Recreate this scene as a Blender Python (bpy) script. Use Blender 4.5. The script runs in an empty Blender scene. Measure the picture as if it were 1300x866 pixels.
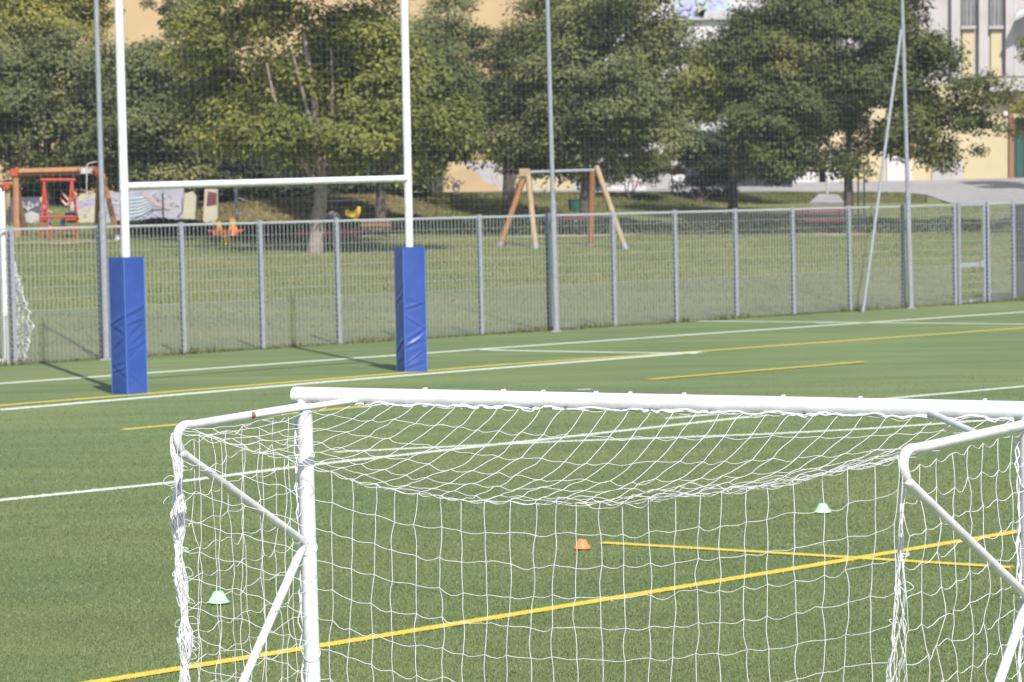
import bpy, math, random
import numpy as np
from mathutils import Matrix, Vector
random.seed(7); rng = np.random.default_rng(11)
C = bpy.context.scene.collection
sc = bpy.context.scene

# ------------------------------------------------------------------ camera
FPX, CAMH, ROLL, HORY, CX, CY = 3550.0, 2.78, 0.0185, 247.0, 650.0, 433.0
PITCH = math.atan((CY-HORY)/FPX)
cam = bpy.data.cameras.new('camera'); camo = bpy.data.objects.new('camera', cam); C.objects.link(camo)
cam.sensor_width = 36; cam.lens = 36*FPX/1300; cam.clip_start = 0.2; cam.clip_end = 3000
camo.matrix_world = Matrix.Translation((0, 0, CAMH)) @ Matrix.Rotation(math.pi/2-PITCH, 4, 'X') @ Matrix.Rotation(-ROLL, 4, 'Z')
cam.dof.use_dof = True; cam.dof.focus_distance = 11.0; cam.dof.aperture_fstop = 8.8
sc.camera = camo

# ------------------------------------------------------------------ light
SUN_EL, SUN_AZ = math.radians(46), math.radians(162.5)     # azimuth clockwise from +Y
w = bpy.data.worlds.new('World'); sc.world = w; w.use_nodes = True
nt = w.node_tree; sky = nt.nodes.new('ShaderNodeTexSky'); sky.sky_type = 'NISHITA'; sky.sun_disc = False
sky.sun_elevation = SUN_EL; sky.sun_rotation = SUN_AZ
bg = nt.nodes['Background']; bg.inputs['Strength'].default_value = 0.13
nt.links.new(sky.outputs[0], bg.inputs[0])
sun = bpy.data.lights.new('sun', 'SUN'); sun.energy = 4.3; sun.angle = math.radians(0.5); sun.color = (1, .955, .88)
suno = bpy.data.objects.new('sun', sun); C.objects.link(suno)
sd = Vector((math.sin(SUN_AZ)*math.cos(SUN_EL), math.cos(SUN_AZ)*math.cos(SUN_EL), math.sin(SUN_EL)))
suno.rotation_euler = sd.to_track_quat('Z', 'Y').to_euler(); suno.location = (10, -20, 30)
sc.view_settings.view_transform = 'Standard'; sc.view_settings.look = 'None'
sc.view_settings.exposure = 0.66; sc.view_settings.gamma = 1.0

# ------------------------------------------------------------------ measuring helpers (photo point -> world point)
def ray(x, y):
    u, v = x-CX, -(y-CY); c, s = math.cos(ROLL), math.sin(ROLL)
    uu, vv = u*c+v*s, -u*s+v*c; cp, sp = math.cos(PITCH), math.sin(PITCH)
    return np.array([uu, FPX*cp+vv*sp, -FPX*sp+vv*cp])/FPX
O = np.array([0, 0, CAMH])
def G(x, y, z=0.0):
    d = ray(x, y); return O+(z-CAMH)/d[2]*d
def P(x, y, D):
    d = ray(x, y); return O+D/d[1]*d
def hor(x): return HORY-(x-650)*math.tan(ROLL)
def ss(t): t = np.clip(t, 0, 1); return t*t*(3-2*t)

# ------------------------------------------------------------------ materials
def mat(name, c1, c2=None, scale=5.0, rough=.6, bump=0.0, bscale=None, metal=0.0, detail=4, spec=.4, trans=0.0):
    m = bpy.data.materials.new(name); m.use_nodes = True; t = m.node_tree; b = t.nodes['Principled BSDF']
    b.inputs['Roughness'].default_value = rough; b.inputs['Metallic'].default_value = metal
    b.inputs['Specular IOR Level'].default_value = spec
    b.inputs['Base Color'].default_value = (*c1, 1)
    tc = t.nodes.new('ShaderNodeTexCoord')
    if c2:
        n = t.nodes.new('ShaderNodeTexNoise'); n.inputs['Scale'].default_value = scale; n.inputs['Detail'].default_value = detail
        r = t.nodes.new('ShaderNodeValToRGB'); r.color_ramp.elements[0].position = .35; r.color_ramp.elements[1].position = .65
        r.color_ramp.elements[0].color = (*c1, 1); r.color_ramp.elements[1].color = (*c2, 1)
        t.links.new(tc.outputs['Object'], n.inputs['Vector']); t.links.new(n.outputs[0], r.inputs[0]); t.links.new(r.outputs[0], b.inputs['Base Color'])
    if bump:
        n2 = t.nodes.new('ShaderNodeTexNoise'); n2.inputs['Scale'].default_value = bscale or scale; n2.inputs['Detail'].default_value = 5
        bp = t.nodes.new('ShaderNodeBump'); bp.inputs['Strength'].default_value = bump; bp.inputs['Distance'].default_value = .02
        t.links.new(tc.outputs['Object'], n2.inputs['Vector']); t.links.new(n2.outputs[0], bp.inputs['Height']); t.links.new(bp.outputs[0], b.inputs['Normal'])
    return m
def ramp_mat(name, stops, rough=.7, noise=None, spec=.25, translucent=0.0):
    """colour picked per leaf / blade (random per island), mixed with a soft noise over the plant"""
    m = bpy.data.materials.new(name); m.use_nodes = True; t = m.node_tree; b = t.nodes['Principled BSDF']
    b.inputs['Roughness'].default_value = rough; b.inputs['Specular IOR Level'].default_value = spec
    g = t.nodes.new('ShaderNodeNewGeometry'); r = t.nodes.new('ShaderNodeValToRGB')
    while len(r.color_ramp.elements) < len(stops): r.color_ramp.elements.new(.5)
    for e, (p, c) in zip(r.color_ramp.elements, stops): e.position = p; e.color = (*c, 1)
    fac = g.outputs['Random Per Island']
    if noise:
        tc = t.nodes.new('ShaderNodeTexCoord'); n = t.nodes.new('ShaderNodeTexNoise'); n.inputs['Scale'].default_value = noise; n.inputs['Detail'].default_value = 2
        t.links.new(tc.outputs['Object'], n.inputs['Vector'])
        mx = t.nodes.new('ShaderNodeMath'); mx.operation = 'MULTIPLY_ADD'; mx.inputs[1].default_value = .55
        m2 = t.nodes.new('ShaderNodeMath'); m2.operation = 'MULTIPLY_ADD'; m2.inputs[1].default_value = 1.5; m2.inputs[2].default_value = -.52
        t.links.new(n.outputs[0], m2.inputs[0]); t.links.new(fac, mx.inputs[0]); t.links.new(m2.outputs[0], mx.inputs[2]); fac = mx.outputs[0]
    t.links.new(fac, r.inputs[0]); t.links.new(r.outputs[0], b.inputs['Base Color'])
    if translucent:
        tr = t.nodes.new('ShaderNodeBsdfTranslucent'); ms = t.nodes.new('ShaderNodeMixShader'); ms.inputs[0].default_value = translucent
        t.links.new(r.outputs[0], tr.inputs[0]); t.links.new(b.outputs[0], ms.inputs[1]); t.links.new(tr.outputs[0], ms.inputs[2])
        t.links.new(ms.outputs[0], t.nodes['Material Output'].inputs[0])
    return m

WHITE = mat('white_paint', (.67, .66, .672), (.55, .54, .545), 11, .38, .04, 60)
ROPE = mat('white_cord', (.72, .71, .73), (.62, .61, .64), 30, .8)
GALV = mat('galvanised_steel', (.265, .275, .305), (.21, .22, .25), 14, .6)
GALVD = mat('galvanised_wire', (.33, .345, .35), None, 5, .55)
NETGREY = mat('weathered_net_cord', (.42, .43, .45), None, 5, .8)
CLIP = mat('dark_clip', (.10, .11, .13), None, 5, .6)
PADB = mat('blue_vinyl', (.024, .060, .245), (.03, .07, .275), 4, .42, .25, 7)
SEAM = mat('blue_piping', (.09, .17, .50), None, 5, .5)
WOODO = mat('orange_wood', (.31, .15, .065), (.26, .125, .055), 6, .65)
WOODP = mat('pale_wood', (.34, .245, .155), (.27, .19, .115), 6, .7)
WOODD = mat('brown_wood', (.22, .12, .06), (.17, .09, .05), 6, .7)
REDM = mat('red_metal', (.42, .055, .028), (.37, .05, .026), 8, .45)
REDW = mat('red_board', (.26, .045, .03), (.2, .04, .03), 5, .6)
DRED = mat('dark_red_board', (.11, .03, .035), (.085, .026, .03), 5, .6)
ORNG = mat('orange_plastic', (.85, .20, .07), None, 5, .4)
MINT = mat('mint_plastic', (.36, .72, .38), None, 5, .4)
YELP = mat('yellow_plastic', (.58, .40, .03), (.5, .34, .03), 4, .5)
AMBR = mat('amber_plastic', (.55, .26, .03), (.48, .22, .03), 4, .5)
BARKP = mat('pale_bark', (.27, .225, .195), (.18, .145, .125), 9, .9, .5, 20)
BARKD = mat('dark_bark', (.10, .085, .07), (.06, .05, .045), 9, .9, .5, 20)
OCHRE = mat('ochre_plaster', (.43, .31, .17), (.39, .28, .15), .6, .85)
YELLOW = mat('yellow_plaster', (.46, .385, .235), (.425, .355, .215), .7, .85)
PALE = mat('pale_plaster', (.40, .37, .36), (.35, .325, .315), .8, .85)
WHITEW = mat('white_plaster', (.50, .485, .485), (.44, .425, .425), .8, .85)
GREYW = mat('grey_concrete', (.36, .34, .33), (.30, .285, .28), 2, .9)
DGLASS = mat('dark_glass', (.10, .105, .11), (.16, .16, .165), 1.5, .25)
DSHEET = mat('dark_sheet_metal', (.018, .022, .030), (.014, .018, .024), 2, .6)  # dark metal, made darker still so the colour carries the tree shade on the gate
DGREEN = mat('dark_green_paint', (.02, .075, .06), (.015, .06, .05), 3, .5)
LILAC = mat('lilac_paint', (.33, .315, .365), (.25, .24, .29), 1.6, .85)
INK = mat('dark_spray_paint', (.055, .055, .075), (.08, .075, .10), 3, .8)
SKYB = mat('pale_blue_spray_paint', (.32, .40, .45), (.38, .43, .47), 2, .8)
PINK = mat('pink_spray_paint', (.40, .28, .28), (.34, .25, .25), 2, .8)
BLUEV = mat('violet_spray_paint', (.30, .32, .62), (.38, .38, .62), 2, .8)
CREAM = mat('cream_paint', (.40, .36, .27), (.34, .31, .24), 2, .85)
SAND = mat('pale_sand', (.30, .24, .16), (.22, .20, .11), 1.2, .95)
BLUEP = mat('blue_panel_paint', (.04, .06, .30), None, 3, .5)
BROWNT = mat('brown_pipe_paint', (.24, .11, .07), None, 3, .6)
SKIN = mat('skin', (.55, .32, .23), None, 3, .6)
HAIRB = mat('blond_hair', (.42, .30, .14), None, 3, .7)
HAIRD = mat('dark_hair', (.025, .018, .015), None, 3, .7)
SHIRT = mat('light_grey_cloth', (.42, .44, .48), (.37, .39, .43), 5, .85)
JEANS = mat('dark_blue_cloth', (.05, .065, .12), (.04, .05, .1), 8, .9)
PINKC = mat('pink_cloth', (.5, .30, .36), (.36, .32, .52), 9, .85)
BLUEC = mat('blue_cloth', (.10, .16, .42), (.16, .2, .45), 8, .85)
SHIRTD = mat('dark_grey_cloth', (.16, .165, .18), (.12, .125, .14), 5, .85)
RUST = mat('rust', (.30, .09, .05), (.18, .06, .04), 30, .9)

# ------------------------------------------------------------------ object helpers
ORG = {}
def finish(o, name, m, parent):
    if name in ('clip_strip', 'wire_mesh', 'lower_mesh', 'chipped_paint', 'lashing', 'roof_net', 'back_net', 'side_net', 'rear_rope', 'net_bundle', 'edge_cord', 'head_cord', 'net_mesh', 'net_cloth', 'slack_net', 'crown', 'foliage', 'eyes', 'fingers', 'piping'): o['kind'] = 'stuff'
    C.objects.link(o)
    if parent is not None: o.parent = parent; ORG[o] = ORG[parent]
    else: ORG[o] = np.zeros(3)
    if m is not None and not o.data.materials: o.data.materials.append(m)
    return o
def tag(o, label, cat, group=None):
    o['label'] = label; o['category'] = cat
    if group: o['group'] = group
    return o
def thing(name, loc, label, cat, group=None):
    o = bpy.data.objects.new(name, None); o.location = tuple(loc); o.empty_display_size = .2; C.objects.link(o)
    ORG[o] = np.array(loc, float); return tag(o, label, cat, group)
class MB:
    def __init__(s): s.v = []; s.f = []
    def add(s, vs, fs):
        b = len(s.v); s.v += [tuple(map(float, p)) for p in vs]; s.f += [tuple(b+i for i in f) for f in fs]; return s
    def box(s, c, size, rz=0.0, R=None):
        hx, hy, hz = [q/2 for q in size]
        pts = np.array([(x, y, z) for x in (-hx, hx) for y in (-hy, hy) for z in (-hz, hz)])
        if rz:
            a = math.cos(rz); b = math.sin(rz); pts = pts @ np.array([[a, b, 0], [-b, a, 0], [0, 0, 1]])
        return s.add(pts+np.array(c), [(0, 1, 3, 2), (4, 6, 7, 5), (0, 4, 5, 1), (2, 3, 7, 6), (0, 2, 6, 4), (1, 5, 7, 3)])
    def tube(s, pts, r, n=8, cap=True):
        pts = np.array(pts, float); k = len(pts); r = np.broadcast_to(np.array(r, float), (k,))
        t = np.gradient(pts, axis=0); t /= np.linalg.norm(t, axis=1)[:, None]+1e-12
        ref = np.array([0, 0, 1.]) if abs(t[0, 2]) < .8 else np.array([1., 0, 0])
        c_ = np.cross(t[0], ref); fr = []
        for q in t: c_ = c_-q*(c_@q); c_ = c_/(np.linalg.norm(c_)+1e-9); fr.append(c_)
        a = np.array(fr); b = np.cross(t, a)
        an = np.arange(n)*2*math.pi/n
        ring = pts[:, None, :]+r[:, None, None]*(np.cos(an)[None, :, None]*a[:, None, :]+np.sin(an)[None, :, None]*b[:, None, :])
        fs = [(i*n+j, i*n+(j+1) % n, (i+1)*n+(j+1) % n, (i+1)*n+j) for i in range(k-1) for j in range(n)]
        vs = ring.reshape(-1, 3)
        if cap and n > 4: vs = np.vstack([vs, ring[0], ring[-1]]); fs += [tuple(range(k*n+n-1, k*n-1, -1)), tuple(range(k*n+n, k*n+2*n))]
        elif cap: fs += [tuple(range(n-1, -1, -1)), tuple((k-1)*n+j for j in range(n))]
        return s.add(vs, fs)
    def prism(s, outline, depth):
        """outline: world points of the front face, depth: vector to the back"""
        n = len(outline); o = np.array(outline, float); d = np.array(depth, float)
        return s.add(np.vstack([o, o+d]), [tuple(range(n)), tuple(range(2*n-1, n-1, -1))]+[(i, i+n, (i+1) % n+n, (i+1) % n) for i in range(n)])
    def ell(s, c, r, nu=10, nv=7):
        vs = [(c[0], c[1], c[2]-r[2])]
        for j in range(1, nv):
            th = math.pi*j/nv
            for i in range(nu):
                ph = 2*math.pi*i/nu; vs.append((c[0]+r[0]*math.sin(th)*math.cos(ph), c[1]+r[1]*math.sin(th)*math.sin(ph), c[2]-r[2]*math.cos(th)))
        vs.append((c[0], c[1], c[2]+r[2])); fs = [(0, 1+(i+1) % nu, 1+i) for i in range(nu)]
        for j in range(nv-2):
            for i in range(nu): a = 1+j*nu; fs.append((a+i, a+(i+1) % nu, a+nu+(i+1) % nu, a+nu+i))
        L = len(vs)-1; a = 1+(nv-2)*nu; fs += [(a+i, a+(i+1) % nu, L) for i in range(nu)]
        return s.add(vs, fs)
    def mesh(s, name, off=(0, 0, 0), smooth=False):
        me = bpy.data.meshes.new(name); v = np.array(s.v)-np.array(off); me.from_pydata([tuple(p) for p in v], [], s.f); me.update()
        if smooth:
            for p in me.polygons: p.use_smooth = len(p.vertices) <= 4
        return me
    def build(s, name, m, parent=None, smooth=False, bevel=0.0):
        me = s.mesh(name, ORG[parent] if parent is not None else (0, 0, 0), smooth)
        o = bpy.data.objects.new(name, me); finish(o, name, m, parent)
        if bevel:
            bv = o.modifiers.new('bevel', 'BEVEL'); bv.width = bevel; bv.segments = 2; bv.limit_method = 'ANGLE'
        return o
def fast_mesh(name, v, nv_face, nf):
    """v: (nf*nv_face,3) loose polygons"""
    me = bpy.data.meshes.new(name); me.vertices.add(len(v)); me.vertices.foreach_set('co', np.ascontiguousarray(v, np.float32).ravel())
    me.loops.add(nf*nv_face); me.loops.foreach_set('vertex_index', np.arange(nf*nv_face, dtype=np.int32))
    me.polygons.add(nf); me.polygons.foreach_set('loop_start', np.arange(0, nf*nv_face, nv_face, dtype=np.int32))
    me.polygons.foreach_set('loop_total', np.full(nf, nv_face, np.int32)); me.update(); me.validate(); return me
def structure(o): o['kind'] = 'structure'; return o
def smooth_path(pts, n=6):
    pts = np.array(pts, float); k = len(pts); ext = np.vstack([2*pts[0]-pts[1], pts, 2*pts[-1]-pts[-2]]); out = []
    for i in range(k-1):
        p0, p1, p2, p3 = ext[i:i+4]
        for q in np.arange(n)/n: out.append(.5*(2*p1+(p2-p0)*q+(2*p0-5*p1+4*p2-p3)*q*q+(3*p1-p0-3*p2+p3)*q**3))
    out.append(pts[-1]); return np.array(out)

# ------------------------------------------------------------------ terrain
FM, FC = .921, 56.1; FN = 1/math.hypot(FM, 1)
FDIR = np.array([1, FM, 0])*FN; FNRM = np.array([-FM, 1, 0])*FN; FANG = math.atan(FM)
def sdist(x, y): return (y-FM*x-FC)*FN
def lawn_z(x, y): return .05*np.maximum(0, sdist(x, y)-.3)
def lawn_hit(px, py):
    d = ray(px, py); lo, hi = 30., 260.
    f = lambda D: (O+D/d[1]*d)[2]-float(lawn_z(D/d[1]*d[0], D))
    for _ in range(50):
        m = (lo+hi)/2
        if f(m) > 0: lo = m
        else: hi = m
    return O+lo/d[1]*d
TAB = []
for px, yf, yt, yr in [(-250, 286, 276, 268), (0, 283, 266, 260), (150, 281, 261, 256), (235, 281, 262, 256), (280, 284, 262, 255), (330, 287, 256, 251), (450, 280, 250, 246), (560, 273, 247, 243), (700, 265, 246, 239), (850, 263, 246, 236.5),
                       (1000, 258, 245, 233), (1150, 257, 246, 230), (1230, 259, 255, 228), (1400, 258, 253, 224), (1700, 252, 248, 218)]:
    Df = lawn_hit(px, yf)[1]; Dt = Df+5; far = 139 if px < 1050 else 151
    TAB.append(((px-650)/FPX, Df, Dt, P(px, yt, Dt)[2], far, P(px, yr, far)[2]))
TAB = np.array(TAB)
def terrain(x, y):
    x = np.asarray(x, float); y = np.asarray(y, float); r = x/np.maximum(y, 1)
    Df, Dt, zt, far, zf = [np.interp(r, TAB[:, 0], TAB[:, k]) for k in range(1, 6)]
    z0 = lawn_z(x, np.minimum(y, Df)); t = ss((y-Df)/(Dt-Df)); z = z0+(zt-z0)*t
    u = np.clip((y-Dt)/(far-Dt), 0, 1); z = np.where(y > Dt, zt+(zf-zt)*u, z)
    return np.where(y < 30, 0, z)
def ground(px, py):
    """photo point on the terrain"""
    d = ray(px, py); Ds = np.arange(20, 200, .1); pts = O[None]+Ds[:, None]/d[1]*d[None]
    k = np.argmax(pts[:, 2] < terrain(pts[:, 0], pts[:, 1])); return pts[k] if k else pts[-1]
def grid(name, xs, ys, zf, m):
    X, Y = np.meshgrid(xs, ys); Z = zf(X, Y); nx = len(xs); b = MB()
    b.v = [tuple(p) for p in np.stack([X, Y, Z], -1).reshape(-1, 3)]
    b.f = [(j*nx+i, j*nx+i+1, (j+1)*nx+i+1, (j+1)*nx+i) for j in range(len(ys)-1) for i in range(nx-1)]
    return b.build(name, m, None, True)

def ground_mat(name, cols, speck, patch, bump=.5, pscale=.12, mow=None):
    m = bpy.data.materials.new(name); m.use_nodes = True; t = m.node_tree; b = t.nodes['Principled BSDF']; L = t.links.new
    b.inputs['Roughness'].default_value = .85; b.inputs['Specular IOR Level'].default_value = .2
    g = t.nodes.new('ShaderNodeNewGeometry')
    def noise(s, d, stretch=None):
        n = t.nodes.new('ShaderNodeTexNoise'); n.inputs['Scale'].default_value = s; n.inputs['Detail'].default_value = d
        if stretch:
            mp = t.nodes.new('ShaderNodeMapping'); mp.inputs['Scale'].default_value = stretch; L(g.outputs['Position'], mp.inputs[0]); L(mp.outputs[0], n.inputs['Vector'])
        else: L(g.outputs['Position'], n.inputs['Vector'])
        return n
    def rp(n, stops):
        r = t.nodes.new('ShaderNodeValToRGB')
        while len(r.color_ramp.elements) < len(stops): r.color_ramp.elements.new(.5)
        for e, (p, c) in zip(r.color_ramp.elements, stops): e.position = p; e.color = (*c, 1)
        L(n.outputs[0], r.inputs[0]); return r
    r1 = rp(noise(speck, 3), [(.3, cols[0]), (.5, cols[1]), (.72, cols[2])])
    r2 = rp(noise(pscale, 5), [(.32, patch[0]), (.68, patch[1])])
    mx = t.nodes.new('ShaderNodeMix'); mx.data_type = 'RGBA'; mx.blend_type = 'MULTIPLY'; mx.inputs[0].default_value = 1
    L(r1.outputs[0], mx.inputs[6]); L(r2.outputs[0], mx.inputs[7]); out = mx.outputs[2]
    if mow:
        r3 = rp(noise(1.0, 4, mow), [(.35, (.86, .86, .86)), (.65, (1.1, 1.1, 1.08))])
        m3 = t.nodes.new('ShaderNodeMix'); m3.data_type = 'RGBA'; m3.blend_type = 'MULTIPLY'; m3.inputs[0].default_value = 1
        L(out, m3.inputs[6]); L(r3.outputs[0], m3.inputs[7]); out = m3.outputs[2]
    L(out, b.inputs['Base Color'])
    bp = t.nodes.new('ShaderNodeBump'); bp.inputs['Strength'].default_value = bump; bp.inputs['Distance'].default_value = .03
    L(noise(speck, 4).outputs[0], bp.inputs['Height']); L(bp.outputs[0], b.inputs['Normal']); return m
TURF = ground_mat('turf', [(.102, .138, .053), (.131, .172, .067), (.177, .211, .091)], 38, [(.84, .92, .90), (1.14, 1.07, 1.05)], .6, .22, (.25, 1.3, 1))
LAWN = ground_mat('lawn_grass', [(.095, .118, .040), (.135, .152, .054), (.205, .198, .088)], 9, [(.80, .88, .82), (1.2, 1.08, .98)], .6, .35, (.1, .9, 1))
BANK = None
PAVE = ground_mat('pale_paving', [(.225, .215, .212), (.26, .247, .244), (.295, .28, .275)], 3, [(.92, .92, .93), (1.05, 1.05, 1.05)], .15, .2)

xs = np.concatenate([np.linspace(-700, -70, 12), np.arange(-60, 90, 1.0), np.linspace(100, 700, 12)])
ys = np.concatenate([np.linspace(-200, 20, 8), np.arange(30, 160, .8), np.linspace(170, 1500, 12)])
structure(grid('lawn', xs, ys, lambda X, Y: terrain(X, Y)-.004-.02*(sdist(X, Y) < 0), LAWN))
# artificial turf pitch, its far edge follows the fence
b = MB(); c0 = np.array([0, FC, 0])-FNRM*.12
b.add([c0-FDIR*150, c0+FDIR*150, c0+FDIR*150-FNRM*170, c0-FDIR*150-FNRM*170], [(0, 3, 2, 1)])
structure(b.build('turf_pitch', TURF))
# paved yard and path along the buildings
b = MB(); cols = list(range(500, 1520, 12)); rows = 14
for px in cols:
    r = (px-650)/FPX; Df, Dt = [np.interp(r, TAB[:, 0], TAB[:, k]) for k in (1, 2)]
    n0 = Dt+.4-ss((px-1180)/35)*(Dt-Df+1.0)
    for k in range(rows): y = n0+(153-n0)*k/(rows-1); b.v.append((r*y, y, float(terrain(r*y, y))+.03))
for i in range(len(cols)-1):
    for k in range(rows-1): a = i*rows+k; b.f.append((a, a+rows, a+rows+1, a+1))
structure(b.build('paved_yard', PAVE, None, True))

# ------------------------------------------------------------------ painted pitch lines
LWHITE = mat('white_turf_line', (.62, .66, .58), (.46, .52, .40), 60, .9, .4, 60)
LYEL = mat('yellow_turf_line', (.62, .46, .05), (.46, .37, .06), 60, .9, .4, 60)
LINES = []
def line(pts, wd, m, name, ext=0):
    p = np.array([G(*q) for q in pts]); p[:, 2] = 0
    b = MB(); n = len(p); t = np.gradient(p, axis=0); t /= np.linalg.norm(t, axis=1)[:, None]; q = np.stack([-t[:, 1], t[:, 0], 0*t[:, 0]], 1)*wd/2
    if ext: p[0] -= t[0]*ext; p[-1] += t[-1]*ext
    z = .0015*(1+len(LINES) % 7); zz = np.array([0, 0, z]); b.v = [tuple(x) for x in np.vstack([p-q+zz, p+q+zz])]
    b.f = [(i, i+1, n+i+1, n+i) for i in range(n-1)]
    LINES.append((p, wd, m)); return structure(b.build(name, m))
line([(0, 487), (650, 440.5), (1300, 396)], .20, LWHITE, 'white_line', 8)
line([(0, 520.5), (450, 482), (890, 447)], .24, LWHITE, 'white_line')
line([(0, 515), (320, 489.5), (640, 463), (890, 446), (1300, 416.5)], .18, LYEL, 'yellow_line', 6)
line([(598, 443.6), (640, 445.2), (760, 447.5), (885, 449)], .2, LWHITE, 'white_line')
line([(1045, 409.5), (1150, 410.5), (1300, 412)], .2, LWHITE, 'white_line', 4)
line([(1036, 410.8), (1058, 410.2)], .12, LWHITE, 'white_line')
line([(824, 482.5), (1097, 460)], .16, LYEL, 'yellow_line')
line([(155, 545.5), (300, 532), (470, 515)], .15, LYEL, 'yellow_line')
line([(-60, 641.5), (217, 613), (396, 590.5), (650, 562.6), (800, 546), (960, 528.5)], .15, LWHITE, 'white_line', 3)
line([(646, 564), (721, 560.5), (818, 557.2), (970, 551.6), (1097, 545), (1211, 537), (1300, 530)], .15, LWHITE, 'white_line', 2)
line([(1128, 506.5), (1300, 491)], .15, LWHITE, 'white_line', 4)
line([(129, 866), (690, 775), (980, 727.5), (1284, 677)], .125, LYEL, 'yellow_line', 4)
line([(764, 690), (1000, 704), (1284, 721.5)], .115, LYEL, 'yellow_line')
line([(732, 496), (751, 495)], .13, LWHITE, 'white_mark')

# near turf: single blades
nb = 620000; D0, D1 = 14.5, 44.0
yy = D0*(D1/D0)**(rng.random(nb)**1.15); yy = yy[rng.random(nb) > ss((yy-19)/24)]; nb = len(yy); xx = (rng.random(nb)*2-1)*(.20*yy+.6); pos = np.stack([xx, yy, 0*xx], 1)
hgt = rng.uniform(.008, .019, nb); az = rng.uniform(0, 2*math.pi, nb); lean = rng.normal(0, .35, (nb, 2)); wd = rng.uniform(.0022, .0042, nb)*(yy/18)
side = np.stack([np.cos(az), np.sin(az), 0*az], 1)*wd[:, None]; tip = pos+np.stack([lean[:, 0]*hgt, lean[:, 1]*hgt, hgt], 1)
tri = np.stack([pos-side, pos+side, tip], 1)
kind = np.zeros(nb, int)
for p, wl, m in LINES:
    jit = rng.normal(0, .012, nb)
    for a, c in zip(p[:-1], p[1:]):
        d = c-a; L_ = np.linalg.norm(d); d = d/L_; rel = pos-a; u = rel@d; v = rel@np.array([-d[1], d[0], 0])
        kind[(u > -.02) & (u < L_+.02) & (np.abs(v)+jit < wl/2)] = 1 if m is LWHITE else 2
BLG = ramp_mat('turf_blades', [(0, (.099, .136, .048)), (.4, (.127, .167, .060)), (.85, (.168, .203, .08)), (1, (.27, .28, .14))], .55, None, .35, .25)
BLW = ramp_mat('white_blades', [(0, (.40, .46, .34)), (.5, (.64, .68, .6)), (1, (.78, .8, .74))], .6)
BLY = ramp_mat('yellow_blades', [(0, (.42, .32, .05)), (.5, (.62, .45, .045)), (1, (.74, .56, .09))], .6)
for k, (nm, m) in enumerate((('turf_blades', BLG), ('white_line_blades', BLW), ('yellow_line_blades', BLY))):
    q = tri[kind == k]
    if len(q):
        o = bpy.data.objects.new(nm, fast_mesh(nm, q.reshape(-1, 3), 3, len(q))); finish(o, nm, m, None); o['kind'] = 'stuff'

# ------------------------------------------------------------------ NEAR TRAINING GOAL
def plane_pt(px, py, D): return P(px, py, D)
A = G(386, 502, 1.97); B = G(1305, 522, 1.97)
RL = G(222, 543, 1.93); RR = G(1144, 574, 1.93)
goal = thing('training_goal', (*((A+B)/2)[:2], 0), 'white tubular training goal with a sagging white net, seen from behind', 'goal')
LEAN = np.array([-.008, 0, 0])
def foot(p): q = p.copy(); q[2] = 0; return q-LEAN*p[2]
pr = .0325
for p in (A, B): MB().tube([foot(p), p+(0, 0, .0)], pr, 16).build('post', WHITE, goal, True)
u = (B-A)/np.linalg.norm(B-A); back = np.array([u[1], -u[0], 0])
cb = MB().tube([A-u*.045, B+u*.045], pr+.003, 18).build('crossbar', WHITE, goal, True)
b = MB()
for (px, py, D_) in ((480, 508, 0), (708, 511, 0), (753, 513, 0), (862, 515, 0), (936, 518, 0), (1052, 518, 0), (1203, 523, 0)):
    t = (px-386)/919; c = A+(B-A)*t+back*.032+np.array([0, 0, -.022]); b.ell(c, (.007, .007, .006), 6, 4)
b.build('chipped_paint', CLIP, cb)
for px in (555, 660, 712, 780, 823, 890, 1010, 1100, 1240):
    t = (px-386)/919*1.02; c = A+(B-A)*t; k = MB()
    k.tube([c+back*.02+np.array([0, 0, .028]), c+back*.012+np.array([0, 0, .039]), c-back*.012+np.array([0, 0, .039]), c-back*.02+np.array([0, 0, .028])], .0035, 6).build('net_clip', WHITE, goal, True)
def side_frame(top, rear, midz, ftoff):
    """tube: post top -> bend -> diagonal to the post -> diagonal to the ground behind"""
    m_ = foot(top)+LEAN*midz; m_[2] = midz; m_ = m_+back*.03
    d = rear-top; dn = d/np.linalg.norm(d)
    dg = m_-rear; dg /= np.linalg.norm(dg)
    p0 = top+np.array([0, 0, -.045]); ft = np.array([rear[0], rear[1], .03])+np.array(ftoff)
    path = [p0]+[p0+(rear-p0)*q for q in (.3, .6, .85)]
    bend = []
    a = rear-dn*.07; c = rear+dg*.12+np.array([0, 0, -.015])
    a = rear-dn*.09; c = rear+np.array([0, 0, -.075])+dg*.07-dn*.005
    for q in np.linspace(0, 1, 8): bend.append((1-q)**3*a+3*q*(1-q)**2*(rear+dn*.02)+3*q*q*(1-q)*(c-dg*.06)+q**3*c)
    path = path+bend+[c+(m_-c)*.4, c+(m_-c)*.8]
    b1 = MB().tube(smooth_path(path, 3), .0175, 10).build('back_support', WHITE, goal, True)
    MB().tube([m_+(c-m_)*.22, m_+(c-m_)*.08, m_, m_+(ft-m_)*.05, m_+(ft-m_)*.5, ft], .018, 10).build('lower_stay', WHITE, goal, True)
    MB().tube([foot(top)+np.array([0, 0, .02]), ft], .018, 8).build('base_rail', WHITE, goal, True)
    return m_, ft
mL, fL = side_frame(A, RL, A[2]-.605, (-.2, 0, 0))
mR, fR = side_frame(B, RR, B[2]-.67, (-.1, 0, 0))
MB().tube([fL, fR], .018, 8).build('ground_bar', WHITE, goal, True)
bl = A+(RL-A)*.46+np.array([0, 0, -.026]); br = B+(RR-B)*.42+np.array([0, 0, -.024])
MB().tube([A+u*.27+back*.025+np.array([0, 0, -.012]), bl], .0125, 8).build('corner_brace', WHITE, goal, True)
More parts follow.
